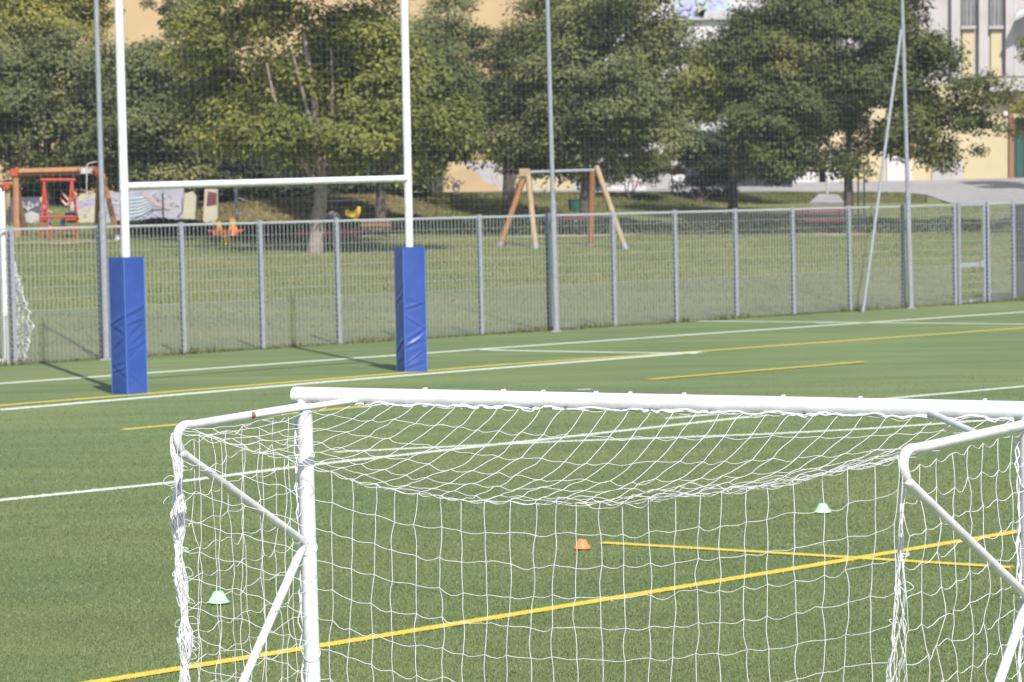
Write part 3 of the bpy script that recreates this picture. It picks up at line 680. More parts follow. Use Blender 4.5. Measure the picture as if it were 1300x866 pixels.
# shade shrubs under the trees
def shrub(label, kind, D, blobs, nclump, nleaf=50, cr=.45, size=.12, name='shrub'):
    x = blobs[0][0]; q = P(x, 260, D); bp = np.array([q[0], D, float(terrain(q[0], D))]); t = thing(name, bp, label, 'shrub', 'shrubs under the trees')
    b = MB()
    for k in range(4): limb([bp, bp+np.array([rng.normal(0, .2), 0, .5]), bp+np.array([rng.normal(0, .7), rng.normal(0, .3), 1.3])], .04, .015, b, 6)
    b.build('stem', BARKD, t); foliage('foliage', crown_points(blobs_px(blobs, D), nclump, nleaf, cr), size, LEAF[kind], t)
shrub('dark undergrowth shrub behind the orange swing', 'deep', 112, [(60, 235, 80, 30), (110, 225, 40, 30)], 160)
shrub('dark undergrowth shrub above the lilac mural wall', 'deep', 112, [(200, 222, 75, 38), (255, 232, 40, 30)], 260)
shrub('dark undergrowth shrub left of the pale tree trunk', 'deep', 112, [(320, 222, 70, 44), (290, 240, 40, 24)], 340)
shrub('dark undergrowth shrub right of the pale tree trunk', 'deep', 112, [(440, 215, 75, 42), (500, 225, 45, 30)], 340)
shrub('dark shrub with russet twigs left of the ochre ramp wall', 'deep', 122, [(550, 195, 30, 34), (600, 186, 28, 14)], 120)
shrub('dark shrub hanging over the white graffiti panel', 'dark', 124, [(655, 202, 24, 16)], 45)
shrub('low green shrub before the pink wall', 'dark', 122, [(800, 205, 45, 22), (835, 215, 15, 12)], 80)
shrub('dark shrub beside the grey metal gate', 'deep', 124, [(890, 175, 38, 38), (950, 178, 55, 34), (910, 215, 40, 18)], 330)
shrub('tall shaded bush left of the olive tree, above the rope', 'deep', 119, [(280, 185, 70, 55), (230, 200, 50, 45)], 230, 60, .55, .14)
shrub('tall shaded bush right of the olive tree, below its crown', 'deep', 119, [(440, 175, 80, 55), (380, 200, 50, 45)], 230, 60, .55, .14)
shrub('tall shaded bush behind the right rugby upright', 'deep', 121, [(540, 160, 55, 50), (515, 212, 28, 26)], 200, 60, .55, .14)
tw = P(853, 215, 126); t = thing('autumn_sapling', (tw[0], 126, float(terrain(tw[0], 126))), 'small sapling with orange-yellow leaves beside the grey gate', 'sapling')
b = MB(); limb([ORG[t], P(853, 225, 126), P(848, 195, 126)], .05, .02, b, 6); b.build('stem', BARKD, t)
AUT = ramp_mat('autumn_leaves', [(0, (.35, .17, .04)), (1, (.6, .36, .09))], .6)
foliage('foliage', crown_points(blobs_px([(855, 214, 7, 8), (845, 199, 7, 7)], 126), 40, 30, .18, 0), .1, AUT, t)
# low clipped hedge strip across the lawn
hp = [lawn_hit(x, y) for x, y in ((150, 299), (240, 299), (330, 303), (450, 299), (540, 297), (700, 298), (900, 297), (1100, 296), (1330, 295))]
hs = smooth_path(hp, 8); hs[:, 2] = terrain(hs[:, 0], hs[:, 1])
hedge = thing('low_hedge', hs[len(hs)//2], 'low dark green hedge strip running across the lawn behind the fence', 'hedge')
n = 34000; k = rng.integers(0, len(hs)-1, n); f = rng.random(n)[:, None]; c = hs[k]*(1-f)+hs[k+1]*f
nz = np.sin(c[:, 0]*2.1)*.05+np.sin(c[:, 0]*5.3)*.03; c = c+np.stack([rng.normal(0, .03, n), rng.uniform(-.3, .3, n), rng.random(n)**.8*(.50+nz)], 1)
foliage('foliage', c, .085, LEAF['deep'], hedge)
b = MB()
for q in hs[::2]: b.tube([q, q+np.array([.05, 0, .28])], .015, 5)
b.build('stem', BARKD, hedge)['kind'] = 'stuff'

# grass tufts on the lawn, bank and under the fence
def tufts(name, px0, px1, yfun, n, h, m):
    xs_ = rng.uniform(px0, px1, n); r = (xs_-650)/FPX; D = yfun(xs_); x = r*D; z = terrain(x, D); p = np.stack([x, D, z], 1)
    hh = h*rng.uniform(.5, 1.5, n); a = rng.uniform(0, 6.28, n); s = np.stack([np.cos(a), np.sin(a), 0*a], 1)*(hh*.22)[:, None]
    tip = p+np.stack([rng.normal(0, .35, n)*hh, rng.normal(0, .35, n)*hh, hh], 1); q = np.stack([p-s, p+s, tip], 1).reshape(-1, 3)
    o = bpy.data.objects.new(name, fast_mesh(name, q, 3, n)); finish(o, name, m, None); o['kind'] = 'stuff'
LG = ramp_mat('lawn_blades', [(0, (.08, .098, .031)), (.5, (.132, .150, .05)), (.85, (.20, .188, .078)), (1, (.26, .22, .11))], .7, .25, .2, .15)
BG_ = ramp_mat('bank_blades', [(0, (.07, .085, .028)), (.5, (.12, .13, .045)), (.85, (.20, .17, .075)), (1, (.25, .19, .10))], .7, .35, .2, .15)
DRY = ramp_mat('dry_blades', [(0, (.10, .085, .04)), (.5, (.19, .145, .07)), (1, (.30, .23, .12))], .75, .35, .2, .1)
tufts('lawn_grass_tufts', -60, 1360, lambda x: 58+60*rng.random(len(x))**.75+(x-650)*.013, 120000, .055, LG)
tufts('bank_grass_tufts', 520, 1180, lambda x: np.interp((x-650)/FPX, TAB[:, 0], TAB[:, 1])+rng.uniform(-.5, 5.2, len(x)), 30000, .09, BG_)
tufts('dry_bank_tufts', 200, 560, lambda x: np.interp((x-650)/FPX, TAB[:, 0], TAB[:, 1])+rng.uniform(-.5, 6, len(x)), 26000, .09, DRY)
def weeds(n, s0, s1, h, name, m):
    s = rng.uniform(s0, s1, n); o_ = rng.normal(.05, .12, n); p = np.array([0, FC, 0])+FDIR*s[:, None]+FNRM*o_[:, None]; hh = h*rng.uniform(.3, 1.6, n)*(.4+.6*(np.sin(s*3.1)+np.sin(s*1.3) > .2))
    a = rng.uniform(0, 6.28, n); sd_ = np.stack([np.cos(a), np.sin(a), 0*a], 1)*.012; tip = p+np.stack([rng.normal(0, .4, n)*hh, rng.normal(0, .4, n)*hh, hh], 1)
    q = np.stack([p-sd_, p+sd_, tip], 1).reshape(-1, 3); o = bpy.data.objects.new(name, fast_mesh(name, q, 3, n)); finish(o, name, m, None); o['kind'] = 'stuff'
weeds(9000, -14, 22, .11, 'fence_foot_weeds', LG)
# sand under the play equipment
for pts in ([(1000, 296.5), (1105, 296), (1105, 300), (1000, 300.5)], [(640, 300), (700, 299), (810, 297), (812, 301), (640, 304)], [(130, 300), (200, 297), (205, 301), (130, 305)], [(385, 303), (520, 297), (522, 299), (385, 306)], [(0, 309), (150, 305), (150, 309), (0, 313)]):
    q = [lawn_hit(*p) for p in pts]; b = MB(); n = 12; top = [q[0]+(q[1]-q[0])*i/n if len(pts) == 4 else None for i in range(n+1)] if len(pts) == 4 else smooth_path(q[:3], 6)
    bot = [q[3]+(q[2]-q[3])*i/n for i in range(n+1)] if len(pts) == 4 else [q[4]+(q[3]-q[4])*i/(len(top)-1) for i in range(len(top))]
    L_ = len(top)
    for i, p in enumerate(list(top)+list(bot)):
        f = (i % L_)/(L_-1); mid = (np.array(top[i % L_])+np.array(bot[i % L_]))/2; sh = math.sin(math.pi*min(max(f, .06), .94))**.5*rng.uniform(.45, 1.25); p = mid+(np.array(p)-mid)*sh
        b.v.append((p[0], p[1], float(terrain(p[0], p[1]))+.022))
    b.f = [(i, i+1, L_+i+1, L_+i) for i in range(L_-1)]; structure(b.build('sand_patch', SAND))

# ------------------------------------------------------------------ BUILDINGS AND WALLS
def wall_px(pts, D, th, m, name, parent):
    """a wall with its front face at depth D and the given photo outline"""
    return MB().prism([P(x, y, D) for x, y in pts], (0, th, 0)).build(name, m, parent)
def rect(x0, y0, x1, y1): k = -math.tan(ROLL); return [(x0, y1), (x1, y1+(x1-x0)*k), (x1, y0+(x1-x0)*k), (x0, y0)]
def decal(pts, D, m, name, parent, th=.012): return wall_px(pts, D-th, th-.002, m, name, parent)
def ribbon(pts, wpx, D, m, name, parent, n=6, th=.014):
    s = smooth_path([(x, y, 0) for x, y in pts], n)[:, :2]; t = np.gradient(s, axis=0); t /= np.linalg.norm(t, axis=1)[:, None]+1e-9; q = np.stack([-t[:, 1], t[:, 0]], 1)*wpx/2
    b = MB(); k = len(s); b.v = [tuple(P(x, y, D-th)) for x, y in s-q]+[tuple(P(x, y, D-th)) for x, y in s+q]; b.f = [(i, i+1, k+i+1, k+i) for i in range(k-1)]
    return b.build(name, m, parent)
# long ochre building behind the trees
ob = thing('ochre_building', (*P(420, 240, 142)[:2], 2.5), 'long ochre-plastered building glimpsed above the trees on the left', 'building')
wall_px([(-420, 300), (735, 300), (735, -160), (-420, -160)], 142, 9, OCHRE, 'wall', ob)
wall_px([(-440, -158), (750, -158), (750, -175), (-440, -175)], 141.4, 10, GREYW, 'eaves', ob)
for x in (-330, -210, -90, 60, 300, 420, 540): wall_px(rect(x, -95, x+30, -35), 141.92, .05, DGLASS, 'window', ob)
# white block with the painted strip
wb_ = thing('white_building', (*P(890, 240, 146)[:2], 3), 'white building with a blue painted strip showing between two tree crowns', 'building')
wall_px([(700, 300), (1035, 300), (1035, -160), (700, -160)], 146, 9, WHITEW, 'wall', wb_)
wall_px([(770, 27.5), (1036, 22.5), (1036, 20.5), (770, 25.2)], 145.7, .3, GREYW, 'ledge', wb_)
D_ = 146
decal([(855, 25), (925, 24), (925, -60), (855, -60)], D_, SKYB, 'mural', wb_)
for pts, m in (([(862, 22), (880, 20), (883, 4), (868, 2)], BLUEV), ([(880, 21), (893, 23), (896, 12), (884, 14)], INK), ([(886, 20), (895, 22), (893, 10), (886, 12)], YELP), ([(899, 13), (910, 12), (918, -12), (908, -14), (905, 0)], BLUEV), ([(910, 22), (924, 22), (921, 13), (914, 14)], PALE), ([(860, 0), (890, -2), (893, -14), (860, -14)], BLUEV), ([(897, 22), (908, 23), (906, 16), (900, 17)], CREAM)):
    decal(pts, D_-.012, m, 'painted_patch', wb_)
for k in range(5): ribbon([(862+k*6, 20-k), (868+k*6, 10), (862+k*7, 2), (874+k*5, -8)], 1.2, D_-.03, (INK, WHITEW, BLUEV)[k % 3], 'painted_stroke', wb_)
# yellow building at the right
yb = thing('yellow_building', (*P(1150, 230, 152)[:2], 3), 'yellow building with pale pilasters, balcony and tall windows at the right edge', 'building')
wall_px([(985, 300), (1500, 300), (1500, 100), (985, 109)], 152, 9, YELLOW, 'wall', yb)
wall_px([(985, 109), (1500, 100), (1500, -160), (985, -160)], 152.1, 9, PALE, 'upper_wall', yb)
def yp(x0, y0, x1, y1, m, name, proud=.12, dpt=.2): return wall_px(rect(x0, y0, x1, y1), 152-proud, dpt, m, name, yb)
for x in (1228, 1263): 
    wn = yp(x-7, -70, x+10, 34, DGLASS, 'window', .03, .1)
    yp(x-1.2, -70, x-.2, 34, GREYW, 'mullion', .09, .07); yp(x+4, -70, x+5, 34, GREYW, 'mullion', .09, .07); yp(x-8, 33, x+11, 37, GREYW, 'sill', .25, .3)
yp(1258, 38, 1271, 97, YELLOW, 'apron_panel', .04, .1); yp(1222, 38, 1236, 98, YELLOW, 'apron_panel', .04, .1)
for x in (1208, 1243, 1277): yp(x, -120, x+11, 98, PALE, 'pilaster', .35, .4)
yp(1288.5, -120, 1290, 98, WHITEW, 'downpipe', .2, .15)
bal = yp(1256, 108, 1330, 116, PALE, 'balcony_slab', 1.1, 1.2); yp(1262, 98, 1330, 108, PALE, 'balcony_parapet', 1.0, .15)
yp(1258, 97, 1330, 98.2, DGLASS, 'balcony_rail', 1.05, .2)
yp(1281.5, 118, 1287, 226, BROWNT, 'door_frame', .2, .25); dr = yp(1288, 150, 1330, 227, DGREEN, 'door', .08, .15)
for k in range(4): yp(1290+k*9, 152, 1291+k*9, 226, DSHEET, 'door_groove', .1, .05)
yp(1274, 141, 1279.5, 147, WHITEW, 'wall_lamp', .15, .15)
aw = MB(); a = [P(1288, 24, 150.2), P(1330, 3, 150.2), P(1330, -3, 151.9), P(1293, 14, 151.9)]; aw.prism(a, (0, .05, -.12)); aw.build('awning', WHITEW, yb)
for x0, x1, m in ((1126, 1158, WHITEW), (1040, 1068, WHITEW), (998, 1006, GREYW), (1018, 1024, BROWNT), (1024, 1048, PALE), (1183, 1222, PALE)):
    yp(x0, 205 if m is not WHITEW else 198, x1, 240, m, 'base_panel' if m is not BROWNT else 'pipe', .1, .15)
# grey metal gate under the trees
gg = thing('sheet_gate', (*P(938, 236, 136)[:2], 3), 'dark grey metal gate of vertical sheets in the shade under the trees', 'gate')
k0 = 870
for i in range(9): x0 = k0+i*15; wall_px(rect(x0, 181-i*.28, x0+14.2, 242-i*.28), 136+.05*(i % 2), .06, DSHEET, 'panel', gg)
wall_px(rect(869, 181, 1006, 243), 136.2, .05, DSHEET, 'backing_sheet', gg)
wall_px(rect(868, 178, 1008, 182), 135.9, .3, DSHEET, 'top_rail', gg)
# low walls along the path
def lowwall(label, pts, D, m, name='garden_wall', th=.35):
    x = sum(p[0] for p in pts)/len(pts); t = thing(name, P(x, max(p[1] for p in pts), D), label, 'wall'); wall_px(pts, D, th, m, 'wall_panel', t); return t
rw = lowwall('ochre ramp wall with a sloping top and grey spray-painted figures', [(538, 250), (634, 250), (634, 238), (613, 229), (592, 211), (584, 214), (543, 243)], 128, OCHRE, 'ramp_wall')
for pts, m in (([(573, 238), (584, 238), (584, 235), (580, 232), (576, 233)], INK),): decal(pts, 128, m, 'painted_patch', rw)
ribbon([(571, 229), (577, 233), (583, 229), (586, 234), (590, 230)], 1.4, 128, INK, 'painted_stroke', rw); ribbon([(573, 225), (577, 228), (575, 231)], 1.2, 128, INK, 'painted_stroke', rw)
ribbon([(575, 240), (579, 236.5), (583, 240.5), (579, 243.5), (575, 240)], 1.6, 128, DGREEN, 'painted_stroke', rw)
gp = lowwall('white graffiti-covered wall piece behind the ochre ramp wall', [(588, 246), (640, 245), (640, 205), (588, 205)], 129.5, PALE)
for k in range(7): ribbon([(594+k*6, 214+k*2), (600+k*5, 224), (596+k*6, 231), (606+k*5, 236)], 1.2, 129.5, (BLUEV, PINK, LILAC, SKYB)[k % 4], 'painted_stroke', gp)
yw = lowwall('yellow wall behind the wooden swing frame', [(648, 246), (727, 244.5), (727, 214), (648, 215)], 131, YELLOW)
for x in (655, 676, 700): wall_px(rect(x, 214, x+2, 246), 130.94, .05, CREAM, 'pilaster_strip', yw)
lowwall('grey wall piece left of the blue panel', [(727, 246), (750, 246), (750, 227), (727, 227)], 131.2, GREYW)
t = thing('blue_panel', P(756, 241, 126), 'deep blue upright panel beside the right leg of the wooden swing', 'panel'); wall_px(rect(748, 214, 764, 241), 126, .08, BLUEP, 'board', t)
MB().tube([P(750, 243, 126.1), P(750, 216, 126.1)], .03, 6).build('post', GREYW, t)
pw = lowwall('pinkish white low wall with faint pink graffiti under the round tree', [(771, 243), (820, 241.5), (820, 227), (805, 225), (771, 228)], 130, WHITEW)
for k in range(4): ribbon([(803+k*3, 228+k), (808+k*3, 233), (804+k*3, 237)], 1.0, 130, PINK, 'painted_stroke', pw)
lowwall('grey low wall left of the dark metal gate', [(820, 241), (851, 240), (851, 222), (820, 223)], 131, GREYW)
# mural wall at the left
mw = lowwall('low lilac mural wall with painted wing stripes behind the playground', [(155, 293), (233, 291), (233, 239), (155, 242)], 99.4, LILAC, 'mural_wall')
for k in range(7):
    ribbon([(163, 252+k*4.5), (178, 251+k*4.2), (190, 248+k*3.4), (197, 244+k*3.2)], 3.2, 99.4, SKYB, 'painted_stripe', mw, 5, .012); ribbon([(163, 254.3+k*4.5), (178, 253.2+k*4.2), (190, 250+k*3.4), (198, 245.6+k*3.2)], .9, 99.4, INK, 'painted_line', mw, 5, .02)
ribbon([(182, 245), (190, 250), (198, 258), (206, 260)], 6, 99.4, PINK, 'painted_band', mw, 6, .024)
ribbon([(163, 281), (180, 274), (192, 267), (207, 266)], 1, 99.4, INK, 'painted_line', mw, 6, .026); ribbon([(231, 252), (231, 268), (225, 276)], 1.2, 99.4, INK, 'painted_line', mw, 6, .026)
cw = lowwall('cream wall block at the right end of the lilac mural wall', [(229, 293), (246, 293), (249, 250), (244, 243), (234, 246), (233, 268)], 99.3, CREAM)
lw = lowwall('lilac and cream painted wall behind the orange swing', [(97, 293), (152, 292), (152, 244), (120, 245), (97, 250)], 98.9, LILAC, 'mural_wall')
decal([(98, 283), (128, 282), (128, 266), (115, 262), (98, 266)], 98.9, CREAM, 'painted_patch', lw); decal([(99, 256), (107, 256), (112, 250), (107, 245), (101, 248)], 98.9, CREAM, 'painted_patch', lw); decal([(113, 254), (124, 253), (124, 246), (116, 246)], 98.9, CREAM, 'painted_patch', lw)
for k in range(4): ribbon([(104+k*10, 262), (108+k*9, 256), (112+k*10, 262)], 1.2, 98.9, BLUEV, 'painted_stroke', lw, 6, .02)
dw = lowwall('dark painted wall with pale scribbles at the left end of the playground', [(-60, 295), (52, 293), (52, 250), (-60, 252)], 98.2, INK, 'mural_wall')
for k, (x, y) in enumerate(((29, 256), (34, 255), (40, 257), (45, 255))): ribbon([(x, y), (x+1.5, y+7), (x+3, y+2)] if k % 2 == 0 else [(x, y+7), (x+3, y+1), (x+3, y+6), (x, y+4)], .9, 98.2, WHITEW, 'painted_stroke', dw)
decal([(28, 284), (50, 283), (50, 272), (40, 268), (28, 273)], 98.2, GREYW, 'painted_patch', dw)
wc = lowwall('brown and pink painted wall block left of the grey sign post', [(257, 292), (276, 291), (276, 240), (260, 240)], 99.5, CREAM); decal([(262, 262), (275, 260), (275, 245), (264, 243)], 99.5, DRED, 'painted_patch', wc)
for (wl_, Dw, x0, x1, y0, y1, n_) in ((mw, 99.4, 200, 230, 246, 280, 9), (lw, 98.9, 99, 150, 250, 281, 16), (mw, 99.4, 158, 200, 266, 282, 6), (dw, 98.2, 28, 50, 256, 282, 7)):
    for k in range(n_):
        x, y = rng.uniform(x0, x1), rng.uniform(y0, y1); a = rng.uniform(0, 6.28); L_ = rng.uniform(4, 9); pts = [(x, y), (x+L_*.5*math.cos(a), y+L_*.4*math.sin(a)), (x+L_*math.cos(a+.9), y+L_*.5*math.sin(a+.9))]
        pts = [(min(max(p, x0), x1), min(max(q, y0), y1)) for p, q in pts]
        ribbon(pts, rng.uniform(.7, 2.0), Dw, (INK, BLUEV, GREYW, WHITEW, CREAM)[rng.integers(0, 5)], 'painted_stroke', wl_, 5, .030+.001*k)
for k in range(10):
    x, y = rng.uniform(860, 920), rng.uniform(0, 20); a = rng.uniform(0, 6.28); ribbon([(x, y), (x+5*math.cos(a), min(y+4*math.sin(a), 22)), (x+9*math.cos(a+.8), min(y+6*math.sin(a+.8), 22))], rng.uniform(1, 2.6), 146, (INK, BLUEV, GREYW, CREAM)[k % 4], 'painted_stroke', wb_, 5, .05+.001*k)
# thin posts, rope, bollard, concrete mound
def stick(label, px, y0, y1, r, m, name='thin_post'):
    p = lawn_hit(px, y1); 
    t = thing(name, p, label, 'post'); MB().tube([p, P(px-1, y0, p[1])], r, 8).build('shaft', m, t, True); MB().tube([P(px-1, y0, p[1]), P(px-1, y0-.8, p[1])], r*1.25, 8).build('cap', m, t, True); return p
stick('thin dark post in front of the lilac mural wall', 207.5, 246, 288, .03, DSHEET)
stick('slim grey post right of the pink wall block', 300.5, 238, 292, .05, GALV)
q = ground(1091, 256); 
for px, lab in ((1089.5, 'left of the two slim grey posts by the big dark tree trunk'), (1097, 'right of the two slim grey posts by the big dark tree trunk')):
    D_ = 112.; p = P(px, 262, D_); p[2] = float(terrain(p[0], D_)); t = thing('thin_post', p, lab, 'post'); MB().tube([p, P(px, 212, D_)], .035, 8).build('shaft', GALV, t, True); MB().tube([P(px, 212, D_), P(px, 211, D_)], .045, 8).build('cap', GALV, t, True)
D_ = 121.; p = P(1050, 250, D_); p[2] = float(terrain(p[0], D_)); t = thing('white_bollard', p, 'white bollard standing on the pale concrete mound', 'bollard'); MB().tube([p, P(1050, 223, D_)]  , .055, 10).build('shaft', PALE, t, True); MB().tube([P(1050, 223, D_), P(1050, 221, D_)], [.065, .04], 10).build('cap', WHITE, t, True)
t = thing('concrete_mound', P(1050, 257, 117.5), 'pale concrete slab sloping down from the path by the big tree', 'concrete slab')
MB().prism([P(1028, 257, 117.2), P(1072, 257, 117.2), P(1064, 247, 119.5), P(1040, 246, 119.5)], (0, .2, -.6)).build('slab', PAVE, t)
rp = thing('rope_barrier', P(400, 257, 105), 'pale rope strung across the dry bank behind the benches', 'rope')
b = MB(); pts = [P(x, y, 105) for x, y in ((300, 251), (331, 258.5), (370, 257.5), (400, 256), (430, 255), (470, 254), (520, 252))]; b.tube(smooth_path(pts, 4), .014, 5); b.build('cord', ROPE, rp)
b = MB(); 
for x in (300, 400, 520): q = P(x, 256, 105.05); z = float(terrain(q[0], 105.05)); MB().tube([(q[0], q[1], z-.1), (q[0], q[1], q[2]+.1)], .03, 6).build('stake', BARKD, rp)

# ------------------------------------------------------------------ PLAYGROUND
def bar(parent, a, c, wd, m, name, n=4):
    return MB().tube([a, c], wd, n).build(name, m, parent, n > 6)
DS = 88.7
def S(x, y, dd=0): return P(x, y, DS+dd)
def gz(p): q = np.array(p, float); q[2] = float(terrain(q[0], q[1])); return q
sw = thing('wooden_swing_frame', gz(S(75, 305)), 'orange-brown wooden swing frame with a white sticker on its beam, at the left', 'swing frame')
bar(sw, S(14, 219.5), S(125, 216.5), .13, WOODO, 'beam'); MB().box(S(109.5, 217, -.12), (.36, .03, .17)).build('sticker', WHITEW, sw)
for (x0, y0, x1, y1, dd, m) in ((20, 218, 21.5, 303, -.5, WOODO), (18, 222, 34, 306, .9, WOODD), (130, 222, 148.5, 298, -.5, WOODO), (126, 222, 123, 292, .9, WOODD)):
    bar(sw, S(x0, y0), S(x1, y1, dd), .10, m, 'leg', 6)
    if dd < 0: q = S(x1, y1, dd); g_ = gz(q); bar(sw, q, g_-np.array([0, 0, .05]), .085, WHITE, 'white_foot', 8)
    else: bar(sw, S(x1, y1, dd), gz(S(x1, y1, dd))-np.array([0, 0, .05]), .09, m, 'leg', 6)
for x in (19, 127): MB().box(S(x, 219, -.02), (.24, .34, .22)).build('bracket', REDM, sw)
for x in (53, 76, 94): MB().box(S(x, 222, 0), (.09, .12, .16)).build('hanger_clamp', DSHEET, sw)
sw2 = thing('wooden_play_frame', gz(P(8, 305, 90)), 'pale wooden play frame with an orange joint, cut off at the left edge', 'play frame')
bar(sw2, P(-60, 236, 90), P(16, 234, 90), .09, WOODO, 'beam', 6); bar(sw2, P(10, 236, 90), gz(P(10, 306, 90)), .09, WOODP, 'leg', 6); bar(sw2, P(-50, 236, 90), gz(P(-56, 306, 90)), .09, WOODP, 'leg', 6); MB().box(P(9, 236, 89.95), (.2, .3, .2)).build('bracket', REDM, sw2)
cg = thing('swing_cage', S(75, 303), 'bright red metal two-seat swing cage hanging from the wooden beam', 'swing')
r_ = .038
for dd in (-.32, .32):
    for (x0, y0, x1, y1) in ((56, 229, 51.5, 306), (56, 229, 62.5, 306), (91, 229, 88, 262), (91, 229, 98, 275), (98, 275, 98, 304)):
        if dd > 0 and x1 in (62.5, 88): continue
        bar(cg, S(x0, y0, dd*.6), S(x1, y1, dd), r_, REDM, 'cage_bar', 8)
for y, x0, x1 in ((275.5, 51.5, 98.5), (291.5, 50.5, 98.5), (304, 51, 99)): 
    for dd in (-.32, .32): bar(cg, S(x0, y, dd), S(x1, y, dd), r_, REDM, 'cage_rail', 8)
bar(cg, S(52, 228.5, -.2), S(96, 228.5, -.2), .05, REDM, 'top_bar', 8); bar(cg, S(52, 228.5, .2), S(96, 228.5, .2), .05, REDM, 'top_bar', 8)
MB().box(S(57, 278.5), (.28, .7, .05)).build('seat', REDM, cg); MB().box(S(92, 278.5), (.34, .7, .05)).build('seat', REDM, cg); MB().box(S(75, 305), (1.15, .66, .04)).build('footplate', WOODP, cg)
for x in (54, 94): bar(cg, S(x, 222), S(x, 229), .02, DSHEET, 'hanger_chain', 6)
b = MB(); b.tube(smooth_path([S(124, 205, -.3), S(112, 208, -.3), S(110.5, 215, -.3), S(110, 240, -.3), S(111, 247, -.3)], 5), .012, 5); hr = thing('hanging_cord', S(110, 247, -.3), 'thin pale cord looping down from the net pole before the swing beam', 'cord'); b.build('cord', ROPE, hr)

def person(label, joints, edges, rad, root, dress, hair, face):
    """joints: name -> point; one skinned body; dress: (name, joints, edges, radius factor, material)"""
    t = thing('person', joints[root], label, 'person')
    def skin(name, js, es, f, m, rt):
        me = bpy.data.meshes.new(name); idx = {j: i for i, j in enumerate(js)}
        me.from_pydata([tuple(joints[j]-ORG[t]) for j in js], [(idx[a], idx[c]) for a, c in es], []); o = bpy.data.objects.new(name, me); finish(o, name, m, t)
        md = o.modifiers.new('skin', 'SKIN'); md.use_smooth_shade = True
        for j in js: o.data.skin_vertices[0].data[idx[j]].radius = (rad[j]*f, rad[j]*f); o.data.skin_vertices[0].data[idx[j]].use_root = (j == rt)
        s_ = o.modifiers.new('subdivision', 'SUBSURF'); s_.levels = s_.render_levels = 1; return o
    skin('body', list(joints), edges, 1.0, SKIN, root)
    for nm, js, f, m, rt in dress: skin(nm, js, [e for e in edges if e[0] in js and e[1] in js], f, m, rt)
    hd = joints['head']; fx = face
    b = MB(); b.ell(hd+np.array([-fx*.025, .0, .03]), (.105, .095, .115), 10, 8); b.build('hair', hair, t, True)
    b = MB(); b.ell(hd+np.array([fx*.115, 0, -.012]), (.018, .014, .018), 6, 4); b.build('nose', SKIN, t, True)
    b = MB(); b.ell(hd+np.array([fx*.098, -.035, .02]), (.012, .012, .01), 6, 4); b.ell(hd+np.array([fx*.098, .035, .02]), (.012, .012, .01), 6, 4); b.build('eyes', HAIRD, t, True)
    for hn in ('hand_l', 'hand_r'):
        b = MB(); h_ = joints[hn]; wr_ = joints['elbow'+hn[4:]]; dv = (h_-wr_)/np.linalg.norm(h_-wr_)
        for k in range(4): o_ = np.array([0, (k-1.5)*.02, 0]); b.tube([h_+o_, h_+o_+dv*.05, h_+o_+dv*.08+np.array([0, 0, -.015])], [.010, .009, .007], 5)
        b.tube([h_, h_+dv*.02+np.array([0, -.045, .01]), h_+dv*.05+np.array([0, -.05, .015])], [.012, .010, .008], 5); b.build('fingers', SKIN, t, True)
    return t
EDG = [('pelvis', 'chest'), ('chest', 'neck'), ('neck', 'head'), ('head', 'crown'), ('chest', 'shoulder_l'), ('shoulder_l', 'elbow_l'), ('elbow_l', 'hand_l'), ('chest', 'shoulder_r'), ('shoulder_r', 'elbow_r'), ('elbow_r', 'hand_r'),
       ('pelvis', 'hip_l'), ('hip_l', 'knee_l'), ('knee_l', 'ankle_l'), ('ankle_l', 'toe_l'), ('pelvis', 'hip_r'), ('hip_r', 'knee_r'), ('knee_r', 'ankle_r'), ('ankle_r', 'toe_r')]
RAD = dict(pelvis=.145, chest=.15, neck=.055, head=.09, crown=.075, shoulder_l=.07, shoulder_r=.07, elbow_l=.045, elbow_r=.045, hand_l=.036, hand_r=.036, hip_l=.095, hip_r=.095, knee_l=.065, knee_r=.065, ankle_l=.045, ankle_r=.045, toe_l=.035, toe_r=.035)
def J(f, **k): return {n: f(*v) for n, v in k.items()}
jw = J(S, pelvis=(92.5, 273.5), chest=(92, 260), neck=(92.5, 253), head=(93, 248.5), crown=(93.3, 245.5), shoulder_l=(91, 257, -.2), elbow_l=(84, 261, -.24), hand_l=(78.5, 254, -.2), shoulder_r=(92, 257, .2), elbow_r=(85.5, 253, .22), hand_r=(79, 244.5, .16),
       hip_l=(91, 275.5, -.1), knee_l=(81, 277, -.12), ankle_l=(79, 292, -.12), toe_l=(75, 294, -.12), hip_r=(91, 275.5, .1), knee_r=(80, 276.5, .12), ankle_r=(78, 291, .12), toe_r=(74, 293, .12))
TOP = ['pelvis', 'chest', 'neck', 'shoulder_l', 'elbow_l', 'shoulder_r', 'elbow_r']; LEGS = ['pelvis', 'hip_l', 'knee_l', 'ankle_l', 'hip_r', 'knee_r', 'ankle_r']
person('adult in a light grey top seated in the red swing, both arms raised', jw, EDG, RAD, 'pelvis', [('shirt', TOP, 1.3, SHIRT, 'chest'), ('trousers', LEGS, 1.2, JEANS, 'pelvis')], HAIRB, -1)
rc = {k: v*.72 for k, v in RAD.items()}; rc['head'] = .082; rc['crown'] = .07
jc = J(S, pelvis=(55.5, 275.5), chest=(55, 265), neck=(55, 259.5), head=(55.3, 255.5), crown=(55.3, 252.8), shoulder_l=(55.5, 262, -.14), elbow_l=(58.5, 267, -.17), hand_l=(63, 268.5, -.18), shoulder_r=(55.5, 262, .14), elbow_r=(58.5, 267, .17), hand_r=(63, 268, .18),
       hip_l=(56, 276.5, -.08), knee_l=(62, 277.5, -.09), ankle_l=(63, 288, -.09), toe_l=(66, 289, -.09), hip_r=(56, 276.5, .08), knee_r=(62, 277.5, .09), ankle_r=(63, 288, .09), toe_r=(66, 289, .09))
